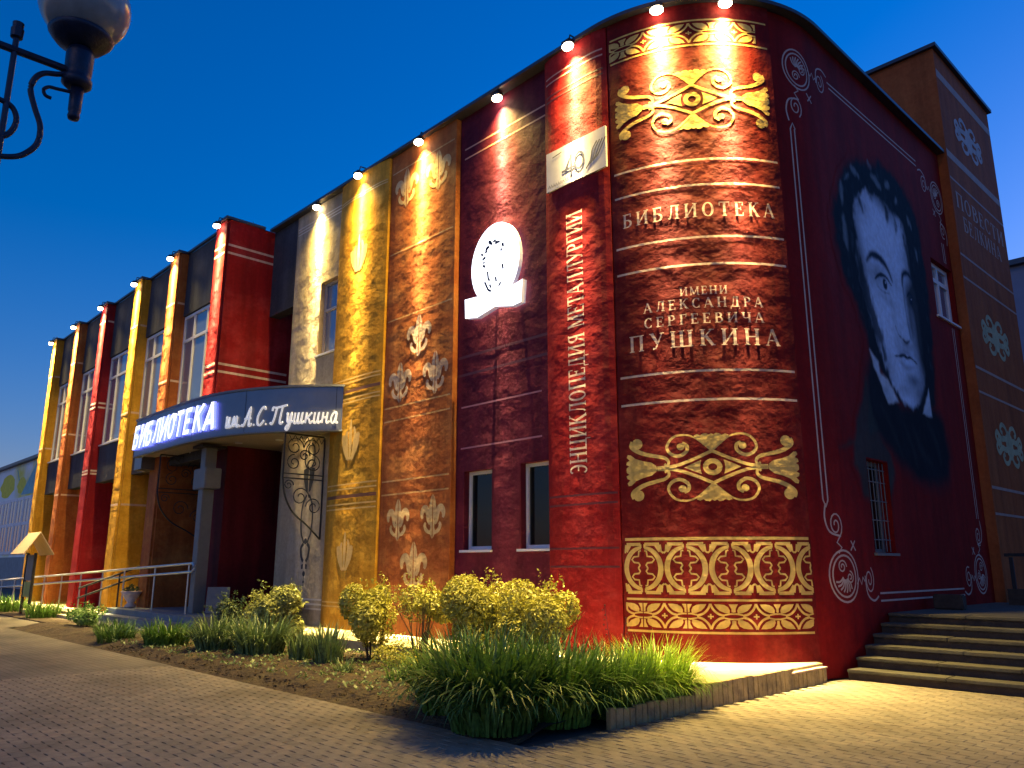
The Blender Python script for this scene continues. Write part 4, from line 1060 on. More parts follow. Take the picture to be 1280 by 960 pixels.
for ch, ad, st in scr:
    bm = bmesh.new()
    for L_ in st:
        pp = spl([(a, b) for a, b in L_], 4) if len(L_) > 2 else [Vector(p) for p in L_]
        wds = .1
        for qd in ribbon(pp, wds):
            ff, bb = [], []
            for p in qd:
                xx = x+(p[0]+.15*p[1])*k_; zz = 4.56+p[1]*.40
                ff.append(bm.verts.new(CPt(xx, zz, .06))); bb.append(bm.verts.new(CPt(xx, zz, .02)))
            bm.faces.new(ff)
            for i in range(4): j = (i+1) % 4; bm.faces.new((ff[i], ff[j], bb[j], bb[i]))
    bmesh.ops.recalc_face_normals(bm, faces=bm.faces[:])
    obj('letter', bm, emis('dim white letter face', (.95, .95, 1), .35), SC)
    x += ad*k_

# steel post and iron brackets under the canopy
sp_ = empty('steel_post', 'square grey steel post with a boxed collar carrying the entrance canopy', 'post', (-19.22, 8.0, .42))
boxo('shaft', (-.14, .14, -.14, .14, 0, 3.98), STEEL, sp_, .01); boxo('collar', (-.36, .36, -.2, .2, 2.9, 3.4), STEEL, sp_, .02)
boxo('head_plate', (-.3, .3, -.3, .3, 3.9, 3.965), METAL, sp_)
def bracket(x, y0, y1, zt, label):
    r = empty('iron_bracket', label, 'bracket', (x, y1, zt), group='iron brackets under the canopy')
    L_ = y1-y0
    def Q(a, b): return (0, -L_+a*L_, -b)
    bm = bmesh.new(); tube(bm, [Q(0, .02), Q(1, .02)], .02, 6); tube(bm, [Q(0, .02), Q(0, 1.0)], .02, 6); tube(bm, [Q(1, .02), Q(1, 2.3)], .02, 6)
    tube(bm, [Q(0, .9), Q(1, .9)], .014, 6); tube(bm, [Q(0, 1.0), Q(1, 1.0)], .014, 6)
    tube(bm, [Vector((0, -L_+p[0]*L_, -p[1])) for p in spl([(0, 1.0), (.08, 1.4), (.3, 1.75), (.65, 2.0), (1, 2.3)], 5)], .02, 6)
    obj('outline', bm, IRON, r)
    bm = bmesh.new()
    def spi(cx, cz, r0, a0, sg):
        pts = []
        for i in range(22):
            a = rad(a0)+sg*2*pi*1.5*i/21; rr = r0*(1-.8*i/21); pts.append((0, -L_+(cx*L_)+rr*cos(a), -cz+rr*sin(a)))
        tube(bm, pts, .012, 5)
    for cx, cz, r0, a0, sg in ((.25, .3, .22, 0, 1), (.7, .3, .22, 180, -1), (.25, .65, .18, 90, 1), (.72, .65, .2, 90, -1), (.45, 1.4, .22, 0, 1), (.8, 1.6, .2, 180, -1), (.15, 1.15, .12, 0, 1), (.5, .48, .14, 0, 1)): spi(cx, cz, r0, a0, sg)
    for k in range(6): tube(bm, [Q(.1+k*.15, .05), Q(.17+k*.15, .18), Q(.24+k*.15, .05)], .01, 5)
    obj('scrollwork', bm, IRON, r)
bracket(-21.4, 7.62, 9.0, 4.38, 'black scrolled iron bracket under the left end of the canopy')
bracket(-15.95, 8.3, 9.28, 4.38, 'black scrolled iron bracket under the right end of the canopy')

# porch, steps, rails
po = empty('entrance_porch', 'low grey porch with two steps in front of the library door', 'porch', (0, 0, 0))
boxo('landing', (-23.4, -17.62, 7.3, 10.88, -.02, .42), PORCH, po, .01)
boxo('step', (-23.2, -18, 6.95, 7.296, -.02, .28), PORCH, po, .008); boxo('step', (-23.2, -18, 6.62, 6.946, -.02, .14), PORCH, po, .008)
rl = empty('ramp_railing', 'bright steel double handrail rising along the ramp towards the entrance', 'railing', (0, 0, 0))
for nm, za, zb in (('handrail', .93, 1.56), ('lower_rail', .66, 1.37)):
    bm = bmesh.new(); tube(bm, [(-38, 7.62, za), (-26, 7.62, za+(zb-za)*.62), (-18.7, 7.62, zb)], .032, 8); obj(nm, bm, RAIL, rl)
bm = bmesh.new(); tube(bm, [(-18.7, 7.62, 1.57), (-18.62, 7.62, 1.5), (-18.62, 7.62, 1.42), (-18.7, 7.62, 1.37)], .03, 8); obj('rail_end', bm, RAIL, rl)
for x in [-37, -35, -33, -31, -29, -27, -25, -23.2, -21, -18.9]:
    f = (x+38)/19.3
    bm = bmesh.new(); tube(bm, [(x, 7.62, .0), (x, 7.62, .93+.6*f)], .022, 8); obj('post', bm, RAIL, rl)
boxo('ramp', (-37.5, -23.45, 7.0, 7.19, -.02, .12), CONC, rl)
sr = empty('step_railing', 'dark steel double handrail sloping up the porch steps', 'railing', (0, 0, 0))
for nm, z0, z1 in (('handrail', .98, 1.58), ('lower_rail', .73, 1.33)):
    bm = bmesh.new(); tube(bm, [(-23.5, 6.6, z0-.06), (-23.5, 6.75, z0), (-23.5, 8.35, z1), (-23.5, 8.6, z1)], .028, 8); obj(nm, bm, METAL, sr)
for y, h_ in ((6.8, .98), (7.6, 1.29)):
    bm = bmesh.new(); tube(bm, [(-23.5, y, 0), (-23.5, y, h_)], .024, 8); obj('post', bm, METAL, sr)
# small things near the door
pb = empty('planter_urn', 'small pale urn planter standing by the orange pier', 'planter', (-22.9, 7.75, .42))
bm = bmesh.new(); lathe(bm, [(.12, 0), (.16, .04), (.08, .12), (.2, .3), (.28, .42), (.24, .43), (.2, .36)], n=18); obj('bowl', bm, CREAM, pb, True)
bm = bmesh.new()
for k in range(160):
    a = random.uniform(0, 6.28); r_ = random.uniform(0, .22); c_ = Vector((r_*cos(a), r_*sin(a), .42+random.uniform(0, .2)*(1-r_*3)))
    d = Vector((random.uniform(-1, 1), random.uniform(-1, 1), random.uniform(-.3, 1))).normalized()*.05; e = d.cross(Vector((.3, .5, .8))).normalized()*.02
    bm.faces.new([bm.verts.new(p) for p in (c_-d, c_+e, c_+d, c_-e)])
LEAFD = mat('dark leaf', (.035, .07, .02), .6, .4, 8)
obj('plant', bm, LEAFD, pb, kind='stuff')
bn2 = empty('folding_board', 'grey pavement board leaning open beside the steel post', 'sign board', (-18.5, 8.2, .42))
bm = bmesh.new(); box(bm, -.35, .35, -.02, .02, 0, 1.0); bmesh.ops.rotate(bm, verts=bm.verts[:], cent=(0, 0, 1), matrix=Matrix.Rotation(rad(16), 3, 'X')); obj('front_panel', bm, STEEL, bn2)
bm = bmesh.new(); box(bm, -.35, .35, -.02, .02, 0, 1.0); bmesh.ops.rotate(bm, verts=bm.verts[:], cent=(0, 0, 1), matrix=Matrix.Rotation(rad(-16), 3, 'X')); obj('rear_panel', bm, STEEL, bn2)
bn2.rotation_euler = (0, 0, rad(60)); bn2.scale = (.7, .7, .6)
bnc = empty('concrete_bench', 'low grey block bench against the wall under the canopy', 'bench', (-16.9, 8.95, .235))
boxo('seat', (-.7, .7, -.22, .22, .36, .44), STEPM, bnc, .01); boxo('leg', (-.6, -.45, -.2, .2, 0, .36), STEPM, bnc); boxo('leg', (.45, .6, -.2, .2, 0, .36), STEPM, bnc)

# ================================================================== side steps
stp = empty('side_steps', 'wide worn slab steps climbing beside the portrait wall', 'steps', (0, 0, 0))
NR = 6; y = 11.15; RH, TR_ = .135, .31
for i in range(NR):
    z1 = RH*(i+1); yy = y+i*TR_
    boxo('riser', (XR+.02 if True else 0, 6, yy+.03, yy+TR_+.05, RH*i-.02, z1-.045), mat('dark step riser', (.05, .035, .025), .9, .4, 7, .01, 25), stp)  # riser shade put into a darker colour than the treads
    x = XR+.02
    while x < 6:
        wd = random.uniform(.9, 1.3); x2 = min(x+wd, 6)
        boxo('tread_slab', (x+.004, x2-.004, yy-.01+random.uniform(-.008, .008), yy+TR_+.02, z1-.042, z1+random.uniform(-.004, .004)), STEPM, stp, .008)
        x = x2
zl = RH*NR; yl = y+NR*TR_
boxo('landing', (XR+.02, 6, yl+.025, 17.9, -.02, zl), STEPM, stp)
for i, (x0, x1, ya, yb, h_) in enumerate([(-5.0, -4.55, 14.3, 14.5, .24)]): 
    tag(boxo('stone_block', (x0, x1, ya, yb, zl, zl+h_), MATS['dark step riser'], None, .02), 'low grey block standing on the landing against the portrait wall', 'block')
hr = empty('landing_railing', 'dark low parapet rail across the landing behind the side steps', 'railing', (0, 0, 0))
boxo('parapet', (-4.6, 6, 16.9, 17.1, zl, zl+.28), MATS['dark step riser'], hr)
for x in (-4.5, -2.5, -.5, 1.5): boxo('post', (x-.03, x+.03, 16.97, 17.03, zl+.28, zl+.85), METAL, hr)
boxo('handrail', (-4.6, 6, 16.97, 17.03, zl+.86, zl+.92), METAL, hr)

# ================================================================== far buildings
fb = empty('graffiti_building', 'long low building with yellow and white mural and tall white windows at the far left', 'building', (0, 0, 0))
YB = 14
WALLW = mat('white mural wall', (.86, .87, .82), .7, .10, .5, dirt=((.80, .70, .08), .22, 1.0))
boxo('wall', (-110, -58, YB, 24, 0, 8.8), WALLW, fb); boxo('roof', (-110.3, -57.7, YB-.3, 24, 8.803, 9.0), COPE, fb)
boxo('base_wall', (-110, -57.98, YB-.1, YB-.004, 0, 2.1), mat('grey base wall', (.3, .3, .28), .8), fb)
q = Paint(lambda s, z, o: Vector((s, YB-o, z)))
for cx, cz, rx, ry in ((-70.5, 7.4, 2.2, .9), (-66.2, 7.2, 1.2, .6), (-76, 7.5, 2, .9)): q.poly([(cx+rx*cos(2*pi*i/14)*(1+.15*sin(3*i)), cz+ry*sin(2*pi*i/14)) for i in range(14)])
q.build('mural_patch', mat('mural yellow', (.8, .68, .05), .7), fb, split=True)
q = Paint(lambda s, z, o: Vector((s, YB-o, z)), .01)
q.poly([(-66, 6.5), (-62.5, 8.6), (-61, 7.6), (-62, 6.4)]); q.poly([(-60.5, 8.2), (-59, 8.6), (-58.2, 2.5), (-60.3, 2.3)]); q.line([(-68, 8.5), (-67, 7.6)], .15)
q.build('mural_patch', mat('mural cyan', (.25, .5, .5), .7, .3, 1), fb, split=True)
wf = lambda s, z, o=0: Vector((s, YB-.02-o, z))
for i in range(14):
    a = -60.6-(i+1)*2.0
    window(fb, a, a+1.9, 2.3, 6.3, -.03, mull=(a+.95,), trans=(4.4,), fn=wf, fw=.22, sill=False, fd=.03)
kb = empty('notice_shelter', 'small roofed wooden notice shelter beside the ramp', 'shelter', (-29.3, 6.75, 0))
boxo('post', (-.5, -.42, -.04, .04, 0, 1.9), IRON, kb); boxo('post', (.42, .5, -.04, .04, 0, 1.9), IRON, kb)
boxo('board', (-.42, .42, -.02, .02, 1.05, 1.85), STEEL, kb); boxo('lower_board', (-.42, .42, -.022, .02, .55, 1.02), mat('olive board', (.3, .34, .08), .7), kb)
bm = bmesh.new()
for sgn in (1, -1):
    vs = [(-.75, 0, 2.55), (.75, 0, 2.55), (.85, -.42*sgn, 1.88), (-.85, -.42*sgn, 1.88)]
    a = [bm.verts.new(p) for p in vs]; b = [bm.verts.new((p[0], p[1], p[2]-.04)) for p in vs]
    bm.faces.new(a); bm.faces.new(b)
    for i in range(4): j = (i+1) % 4; bm.faces.new((a[i], a[j], b[j], b[i]))
bmesh.ops.recalc_face_normals(bm, faces=bm.faces[:]); obj('roof', bm, mat('shelter roof boards', (.62, .45, .26), .7, .2, 5, stretch=(8, 1, 1)), kb)
gb = empty('grey_gabled_building', 'blue grey building beyond the brown tower at the right edge', 'building', (0, 0, 0))
boxo('wall', (-16, 12, 40, 60, 0, 14.8), mat('blue grey wall', (.16, .19, .28), .8, .15, .8), gb)
boxo('roof', (-16.2, 12.2, 39.7, 60.2, 14.803, 15.05), COPE, gb)

# ================================================================== flood lights on the roof edge
def fixture(p, out, gi):
    r = empty('roof_floodlight', gi, 'floodlight', p, group=None)
    r.rotation_euler = (0, 0, math.atan2(out.y, out.x)+pi/2)      # local -y points away from wall
    bm = bmesh.new(); box(bm, -.10, .10, -.07, .07, -.02, .07); bmesh.ops.bevel(bm, geom=bm.edges[:], offset=.012, segments=2, affect='EDGES'); obj('housing', bm, METAL, r)
    bm = bmesh.new(); bmesh.ops.create_uvsphere(bm, u_segments=12, v_segments=8, radius=.09, matrix=Matrix.Translation((0, 0, -.035)) @ Matrix.Diagonal((1.25, 1, .7, 1))); obj('lens', bm, LAMPE, r, True)
    bm = bmesh.new(); tube(bm, [(0, .02, .05), (0, .06, .22), (0, .36, .24)], .014, 6); obj('bracket_arm', bm, METAL, r)
    return r
def spot(name, loc, d, en, size, blend, col, rad_=.03, th0=None):
    l = bpy.data.lights.new(name, 'SPOT'); l.energy = en; l.spot_size = rad(size); l.spot_blend = blend; l.color = col; l.shadow_soft_size = rad_
    if th0:      # reflector profile: intensity falls as 1/(angle^2 + th0^2)^1.5 round the vertical axis
        l.use_nodes = True; t = l.node_tree; n = t.nodes; em_ = n['Emission']
        g = n.new('ShaderNodeNewGeometry'); ml = n.new('ShaderNodeVectorMath'); ml.operation = 'MULTIPLY'; ml.inputs[1].default_value = (1, 1, 0)
        t.links.new(g.outputs['Incoming'], ml.inputs[0]); dt = n.new('ShaderNodeVectorMath'); dt.operation = 'DOT_PRODUCT'
        t.links.new(ml.outputs[0], dt.inputs[0]); t.links.new(ml.outputs[0], dt.inputs[1])
        ad = n.new('ShaderNodeMath'); ad.inputs[1].default_value = th0*th0; t.links.new(dt.outputs['Value'], ad.inputs[0])
        pw = n.new('ShaderNodeMath'); pw.operation = 'POWER'; pw.inputs[1].default_value = -1.5; t.links.new(ad.outputs[0], pw.inputs[0])
        t.links.new(pw.outputs[0], em_.inputs['Strength'])
    o = bpy.data.objects.new(name, l); C.objects.link(o); o.location = loc; o.rotation_euler = Vector(d).to_track_quat('-Z', 'Y').to_euler(); return o
BEAM_E, FLOOD_E = 34, 130
WARM = (1.0, .78, .37)
names = []
def place(s=None, xy=None, out=None, lab='', k=1.0, kf=.85, o=.14, zz=10.33):
    if s is not None:
        p = P(s, zz, off(s)+o); q0 = P(s, zz, off(s)); out = (p-q0).normalized()
    else: p = Vector((xy[0], xy[1]-o, zz)); out = Vector((0, -1, 0))
    fixture(p, out, lab)
    dn = Vector((0, 0, -1))
    spot('lamp', p+Vector((0, 0, -.10))-out*.03, dn, BEAM_E*k, 120, .6, WARM, .015, .078)
    spot('lamp', p+Vector((0, 0, -.11)), Vector((0, 0, -1))+out*.06, FLOOD_E*kf, 120, .8, (1.0, .67, .11), .06, .26)
cn = ['red pier left of the beige spine', 'orange pier second from the entrance', 'yellow pier over the canopy end', 'crimson pier', 'orange pier second from the far end', 'yellow pier at the far left end']
for i, (a, b, m) in enumerate(COLS): place(xy=((a+b)/2, 7.96), lab='small bright floodlight on top of the '+cn[i], o=.14, k=1.7)
for s, l in ((-16.75, 'beige spine'), (-14.62, 'yellow spine'), (-12.45, 'orange spine'), (-10.1, 'plum spine'), (-8.1, 'bright red spine')):
    place(s=s, lab='small bright floodlight on the roof edge above the '+l)
place(s=-6.52, lab='small bright floodlight above the left half of the curved spine', kf=1.5); place(s=-5.5, lab='small bright floodlight above the right half of the curved spine', kf=2.2)

# ================================================================== street lamp, upper left
LX = -3.66
sl = empty('street_lamp', 'ornate dark street lamp with a frosted globe on a scrolled arm', 'street lamp', (LX, .02, 0))
def Lq(y, z): return (0, y-.02, z)
DK = mat('dark blue lamp iron', (.012, .02, .045), .45, .3, 30, .002, 80, metal=.3)
GL = mat('frosted globe', (.30, .30, .28), .18, .15, 12)
bm = bmesh.new(); bmesh.ops.create_uvsphere(bm, u_segments=40, v_segments=24, radius=.192, matrix=Matrix.Translation(Lq(.765, 4.02)) @ Matrix.Diagonal((1, 1, 1.0, 1))); obj('globe', bm, GL, sl, True)
bm = bmesh.new(); lathe(bm, [(.03, 3.79), (.10, 3.815), (.125, 3.845), (.135, 3.86), (.128, 3.87)], Lq(.765, 0), 28); obj('globe_collar', bm, DK, sl, True)
bm = bmesh.new(); lathe(bm, [(.045, 3.60), (.062, 3.615), (.062, 3.64), (.05, 3.65), (.056, 3.67), (.058, 3.76), (.05, 3.79), (.035, 3.80), (.03, 3.83)], Lq(.772, 0), 20); obj('lamp_holder', bm, DK, sl, True)
bm = bmesh.new(); lathe(bm, [(.0, 3.44), (.022, 3.445), (.026, 3.46), (.022, 3.475), (.026, 3.485), (.028, 3.60)], Lq(.778, 0), 14); obj('finial', bm, DK, sl, True)
bm = bmesh.new(); tube(bm, [Lq(.74, 3.672), Lq(.02, 3.665)], .017, 10); obj('arm', bm, DK, sl)
bm = bmesh.new()
for pts, r_ in (([(.734, 3.655), (.695, 3.633), (.643, 3.613), (.613, 3.575), (.602, 3.515), (.627, 3.437), (.657, 3.361), (.657, 3.284), (.627, 3.227), (.581, 3.187), (.50, 3.166), (.40, 3.18), (.30, 3.26), (.15, 3.32), (.04, 3.33)], .0125),
                ([(.76, 3.572), (.70, 3.562), (.668, 3.557), (.650, 3.535), (.660, 3.512), (.683, 3.508)], .008),
                ([(.44, 3.42), (.50, 3.42), (.545, 3.405), (.567, 3.36), (.56, 3.305), (.53, 3.262), (.48, 3.26), (.44, 3.30)], .012)):
    bm = bmesh.new(); tube(bm, [Lq(p[0], p[1]) for p in spl(pts, 6)], r_, 8); obj('scrollwork', bm, DK, sl, True)
bm = bmesh.new(); tube(bm, [Lq(.522, 3.79), Lq(.524, 3.12)], .012, 8); obj('cross_rod', bm, DK, sl)
bm = bmesh.new(); lathe(bm, [(.012, 3.725), (.024, 3.73), (.026, 3.77), (.021, 3.775), (.023, 3.80), (.0, 3.808)], Lq(.522, 0), 12); obj('rod_finial', bm, DK, sl)
bm = bmesh.new(); lathe(bm, [(.12, 0), (.12, .3), (.07, .4), (.05, 1.2), (.045, 3.7), (.07, 3.72), (.03, 3.9), (.0, 4.05)], (0, 0, 0), 16); obj('pole', bm, DK, sl, True)

# ================================================================== plants
def leafmat(name, col, tr=.2, rough=.42):
    m, t, n, b = nodes(name)
    geo = n.new('ShaderNodeNewGeometry'); nz = n.new('ShaderNodeTexNoise'); nz.inputs['Scale'].default_value = 22
    t.links.new(geo.outputs['Position'], nz.inputs['Vector'])
    r = n.new('ShaderNodeMapRange'); r.inputs[1].default_value = .3; r.inputs[2].default_value = .7; r.inputs[3].default_value = .55; r.inputs[4].default_value = 1.5
    t.links.new(nz.outputs['Fac'], r.inputs[0])
    s_ = n.new('ShaderNodeVectorMath'); s_.operation = 'SCALE'; s_.inputs[0].default_value = col
    t.links.new(r.outputs[0], s_.inputs['Scale']); t.links.new(s_.outputs[0], b.inputs['Base Color']); b.inputs['Roughness'].default_value = rough
    tl = n.new('ShaderNodeBsdfTranslucent'); t.links.new(s_.outputs[0], tl.inputs[0])
    mx = n.new('ShaderNodeMixShader'); mx.inputs[0].default_value = tr
    t.links.new(b.outputs[0], mx.inputs[1]); t.links.new(tl.outputs[0], mx.inputs[2]); t.links.new(mx.outputs[0], n['Material Output'].inputs[0])
    return m
LF1 = leafmat('yellow green shrub leaf', (.40, .38, .05)); LF2 = leafmat('lily leaf', (.11, .22, .03)); LF3 = leafmat('dark lily leaf', (.085, .17, .03), .25)
LF4 = leafmat('iris leaf', (.13, .20, .07)); BARK = mat('shrub bark', (.09, .06, .04), .9, .3, 20)
def shrub(label, c_, rx, ry, rz, n, ls, seed, m=LF1, zc=None, trunk=True, kindname='round_shrub', lob=5):
    rnd = random.Random(seed); root = empty(kindname, label, 'shrub', (c_[0], c_[1], .03))
    zc = zc if zc is not None else rz*1.02
    lobes = [(Vector((rnd.uniform(-.62, .62)*rx, rnd.uniform(-.55, .55)*ry, zc+rnd.uniform(-.5, .55)*rz)), rnd.uniform(.34, .6)) for _ in range(lob)]+[(Vector((0, 0, zc-.05*rz)), .74)]
    V_, F_ = [], []
    for i in range(n):
        cc, k = lobes[rnd.randrange(len(lobes))]
        d = Vector((rnd.gauss(0, 1), rnd.gauss(0, 1), rnd.gauss(0, 1))).normalized()
        rr = rnd.uniform(.55, 1.0)**.5+max(0, rnd.gauss(0, .05)); 
        p = cc+Vector((d.x*rx, d.y*ry, d.z*rz))*k*rr
        if p.z < .04: p.z = .04+rnd.random()*.15
        nn = (d+Vector((rnd.gauss(0, .5), rnd.gauss(0, .5), rnd.gauss(.55, .5)))).normalized()
        a = nn.orthogonal().normalized(); a.rotate(Matrix.Rotation(rnd.uniform(0, 6.28), 3, nn)); b = nn.cross(a)
        s_ = ls*1.12*rnd.uniform(.5, 1.5); q0 = len(V_)
        V_ += [p-a*s_, p-a*s_*.1+b*s_*.5+nn*s_*.15, p+a*s_, p-a*s_*.1-b*s_*.5+nn*s_*.15]
        F_ += [(q0, q0+1, q0+2), (q0, q0+2, q0+3)]
    for i in range(int(34*rx/.5)):          # sprigs that break the outline
        d = Vector((rnd.gauss(0, 1), rnd.gauss(0, 1), abs(rnd.gauss(.4, 1)))).normalized(); p0 = Vector((d.x*rx, d.y*ry, zc+d.z*rz))*1.0
        p0 = Vector((d.x*rx*.85, d.y*ry*.85, zc+d.z*rz*.85)); g_ = (d+Vector((rnd.gauss(0, .35), rnd.gauss(0, .35), .5))).normalized(); L_ = rnd.uniform(.08, .22)
        for k in range(9):
            p = p0+g_*L_*k/8; nn = Vector((rnd.gauss(0, 1), rnd.gauss(0, 1), rnd.gauss(.6, 1))).normalized(); a = nn.orthogonal().normalized(); a.rotate(Matrix.Rotation(rnd.uniform(0, 6.28), 3, nn)); b = nn.cross(a)
            s_ = ls*rnd.uniform(.7, 1.3); q0 = len(V_); V_ += [p, p+a*s_+b*s_*.5, p+a*2*s_, p+a*s_-b*s_*.5]; F_ += [(q0, q0+1, q0+2), (q0, q0+2, q0+3)]
    me = bpy.data.meshes.new('foliage'); me.from_pydata([tuple(v) for v in V_], [], F_); me.materials.append(m)
    o = link(bpy.data.objects.new('foliage', me), root); o['kind'] = 'stuff'
    bm = bmesh.new()
    for k in range(16):
        a = rnd.uniform(0, 6.28); e = rnd.uniform(.3, 1.05); tube(bm, [(.06*cos(a), .06*sin(a), 0), (.3*rx*cos(a+.2), .3*ry*sin(a+.2), zc*.5), (e*rx*cos(a), e*ry*sin(a), zc+rz*(1.05-e*.75))], [.013, .008, .003], 5)
    obj('stem', bm, BARK, root)
    return root
shrub('dense round shrub with lit yellow top in front of the yellow spine', (-11.0, 7.45), .53, .46, .62, 8500, .024, 1, zc=.68)
shrub('smaller loose shrub between the two dense round shrubs', (-10.0, 7.6), .50, .42, .34, 3200, .024, 2, zc=.90)
shrub('widest dense shrub standing before the plum spine windows', (-8.35, 7.4), .68, .52, .58, 11500, .023, 3, zc=.78, lob=8)
shrub('dense shrub touching the widest one, before the bright red spine', (-7.2, 7.35), .58, .48, .52, 8500, .023, 4, zc=.78, lob=7)
shrub('pale lime round shrub beside the lily row under the canopy', (-14.35, 7.5), .60, .5, .56, 5200, .034, 5, zc=.62, m=leafmat('lime leaf', (.26, .28, .07)))
shrub('small rose bush with pale blooms near the steel post', (-16.0, 7.3), .36, .36, .38, 1300, .03, 6, zc=.55, m=leafmat('rose leaf', (.12, .17, .06)))
shrub('low weedy bush under the widest shrub', (-9.6, 7.0), .5, .3, .18, 900, .022, 8, zc=.2, m=LF1, kindname='low_bush')
shrub('low leafy bush at the far left end of the bed', (-21.5, 6.3), .9, .35, .22, 1800, .03, 9, zc=.28, m=LF2, kindname='low_bush')
def clump(label, c_, rad_, n, L0, L1, wd, seed, m, up=.9, droop=1.0, name='lily_clump', stalks=0):
    rnd = random.Random(seed); root = empty(name, label, 'plant', (c_[0], c_[1], .02)); V_, F_ = [], []
    for i in range(n):
        a = rnd.uniform(0, 6.283); r0 = rad_*math.sqrt(rnd.random())*.75
        base = Vector((r0*cos(a)*1.0, r0*sin(a), 0)); a2 = a+rnd.gauss(0, .7); L_ = rnd.uniform(L0, L1); lean = rnd.uniform(.1, .75)*droop
        hd = Vector((cos(a2), sin(a2), 0)); sd_ = Vector((-sin(a2), cos(a2), 0)); ns = 6; p = base.copy(); ang = rad(86)-lean*.35; w0 = wd*rnd.uniform(.7, 1.3); b0 = len(V_)
        for k in range(ns+1):
            t = k/ns; ww = w0*(1-t**2.2)*(.6+.8*min(t*3, 1)*.5); tw_ = sd_+Vector((0, 0, rnd.uniform(-.1, .1)))
            V_ += [p-tw_*ww*.5, p+tw_*ww*.5]
            p = p+(hd*cos(ang)+Vector((0, 0, sin(ang))))*L_/ns; ang -= lean*(.25+.55*t)*1.1
            if p.z < .01: p.z = .01
        for k in range(ns): q0 = b0+2*k; F_.append((q0, q0+1, q0+3, q0+2))
    me = bpy.data.meshes.new('leaves'); me.from_pydata([tuple(v) for v in V_], [], F_); me.materials.append(m)
    o = link(bpy.data.objects.new('leaves', me), root); o['kind'] = 'stuff'
    for k in range(stalks):
        bm = bmesh.new(); a = rnd.uniform(0, 6.28); bx, by = rnd.uniform(-.5, .5)*rad_, rnd.uniform(-.5, .5)*rad_; hh = rnd.uniform(.8, 1.2)
        tp_ = Vector((bx+.12*cos(a), by+.12*sin(a), hh)); tube(bm, [(bx, by, 0), (bx+.03*cos(a), by, hh*.6), tp_], [.005, .004, .003], 5)
        for j in range(7):
            e = tp_+Vector((rnd.uniform(-.03, .03), rnd.uniform(-.03, .03), -j*.05)); bmesh.ops.create_icosphere(bm, subdivisions=1, radius=.009, matrix=Matrix.Translation(e))
        obj('flower_stalk', bm, MATS['shrub bark'], root)
    return root
clump('large dark green lily clump filling the near corner of the bed', (-5.85, 5.35), .55, 900, .6, 1.1, .042, 11, LF3, droop=1.25, name='lily_clump')
clump('dark lily clump right behind the corner clump', (-5.65, 5.95), .45, 650, .6, 1.0, .038, 12, LF2, droop=1.2, stalks=2)
clump('dark lily clump on the left of the corner clump', (-6.75, 5.65), .48, 600, .5, 1.0, .042, 13, LF2, droop=1.25)
clump('lit lily clump midway along the stone edging', (-5.58, 6.7), .45, 1100, .5, .85, .024, 14, LF2, droop=1.2, stalks=2)
clump('lily clump nearest the curved spine, leaves coloured as if lamplit', (-5.6, 7.45), .46, 1300, .55, .85, .02, 15, leafmat('lamplit lily leaf', (.30, .46, .04), .3), stalks=0, droop=1.3)  # lamp light on this clump is put into a brighter leaf colour
clump('tall weed stalks between shrub and curved spine', (-6.9, 7.3), .2, 40, .3, .5, .01, 16, LF2, name='weed_clump', stalks=6)
clump('spiky iris clump left of the dense round shrub', (-10.85, 6.55), .26, 170, .4, .75, .03, 17, LF4, droop=.45, name='iris_clump')
clump('small iris clump just left of the spiky one', (-11.7, 6.6), .26, 130, .35, .6, .03, 18, LF4, droop=.5, name='iris_clump')
clump('broad leaved lily clump in front of the lime shrub', (-12.9, 6.5), .5, 380, .5, .85, .04, 19, LF4, droop=1.0)
clump('broad leaved lily clump left of the lime shrub', (-14.1, 6.35), .5, 380, .5, .8, .04, 20, LF4)
clump('low lily clump near the left end of the planted bed', (-15.6, 6.0), .5, 320, .4, .65, .035, 21, LF2)
clump('low dark leafy clump at the tip of the planted bed', (-17.3, 5.65), .45, 300, .25, .5, .025, 22, LF3)
clump('low dark leafy clump behind the tip of the planted bed', (-18.6, 6.0), .45, 260, .25, .5, .025, 23, LF3)
clump('small tuft alone on the soil in the middle of the bed', (-10.0, 6.3), .15, 60, .15, .35, .02, 24, LF4, name='weed_clump')
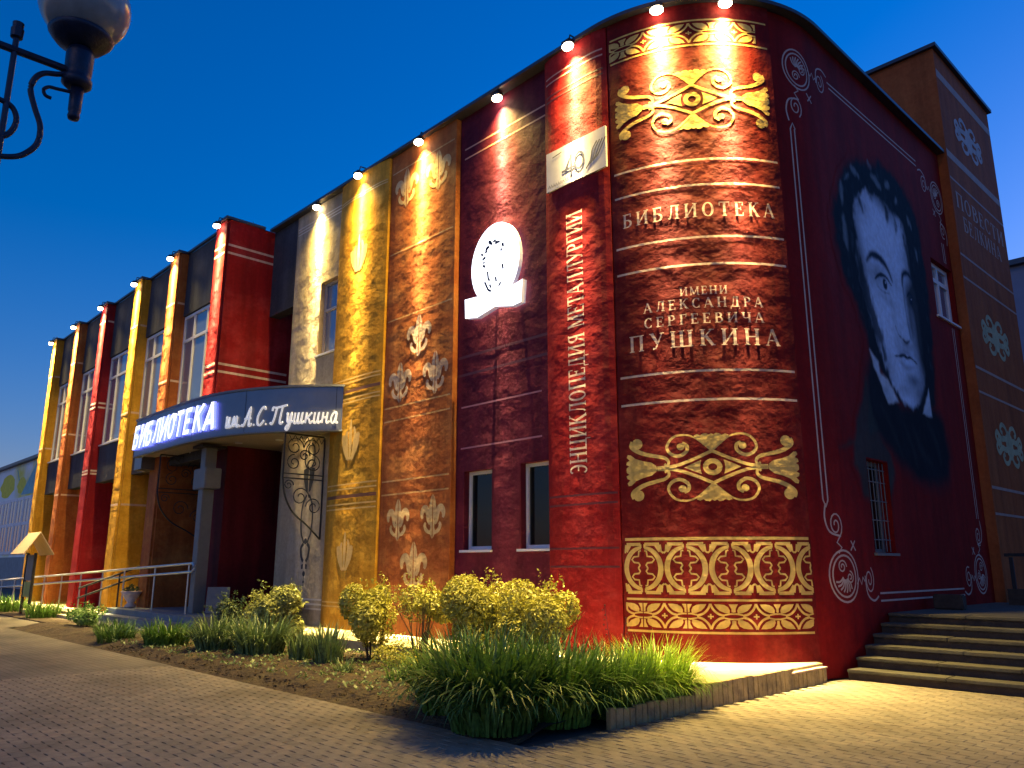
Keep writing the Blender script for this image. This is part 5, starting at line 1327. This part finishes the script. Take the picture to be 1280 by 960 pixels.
clump('small broad tuft on the soil behind the corner clump', (-8.7, 6.3), .25, 90, .15, .4, .02, 25, LF2, name='weed_clump')
clump('grassy tuft below the ramp railing', (-27, 6.7), .6, 300, .3, .6, .03, 26, LF2, name='weed_clump')
clump('second grassy tuft further along the ramp railing', (-31.5, 6.7), .9, 300, .3, .7, .04, 27, LF2, name='weed_clump')
for i, (x, y, zz, a) in enumerate([(-24.5, 6.85, 0, 0), ]): pass
# weeds and dead leaves scattered on the soil
bm = bmesh.new(); rnd = random.Random(5)
for i in range(1500):
    x = rnd.uniform(-17, -5.6); y = rnd.uniform(5.35, 7.9); c_ = Vector((x, y, .1))
    for k in range(3):
        a = rnd.uniform(0, 6.28); L_ = rnd.uniform(.02, .07); d = Vector((cos(a)*L_, sin(a)*L_, L_*rnd.uniform(.2, 1))); e = Vector((-sin(a), cos(a), 0))*L_*.3
        bm.faces.new([bm.verts.new(p) for p in (c_, c_+d*.6+e, c_+d, c_+d*.6-e)])
tag(obj('bed_weeds', bm, LF4, kind='stuff'), 'scattered low weeds over the brown soil', 'weeds')
# soil strip and stones by the ramp
bm = bmesh.new(); box(bm, -60, -23.5, 6.2, 7.0, -.02, .03); o = obj('verge_soil', bm, SOIL); o['kind'] = 'structure'

bm = bmesh.new(); rnd = random.Random(9)
for i in range(220):
    if rnd.random() < .6: x, y = rnd.uniform(-12, -4.5), 5.05-abs(rnd.gauss(0, .5))
    else: x, y = -5.1+abs(rnd.gauss(0, .8)), rnd.uniform(5.5, 11)
    a = rnd.uniform(0, 6.28); L_ = rnd.uniform(.01, .03); d = Vector((cos(a), sin(a), rnd.uniform(-.1, .3)))*L_; e = Vector((-sin(a), cos(a), 0))*L_*.45; c_ = Vector((x, y, .006))
    bm.faces.new([bm.verts.new(p) for p in (c_-d, c_+e, c_+d, c_-e)])
tag(obj('leaf_litter', bm, mat('dry leaf', (.16, .11, .05), .8, .4, 12), kind='stuff'), 'dry leaves scattered along the paving beside the bed', 'leaves')
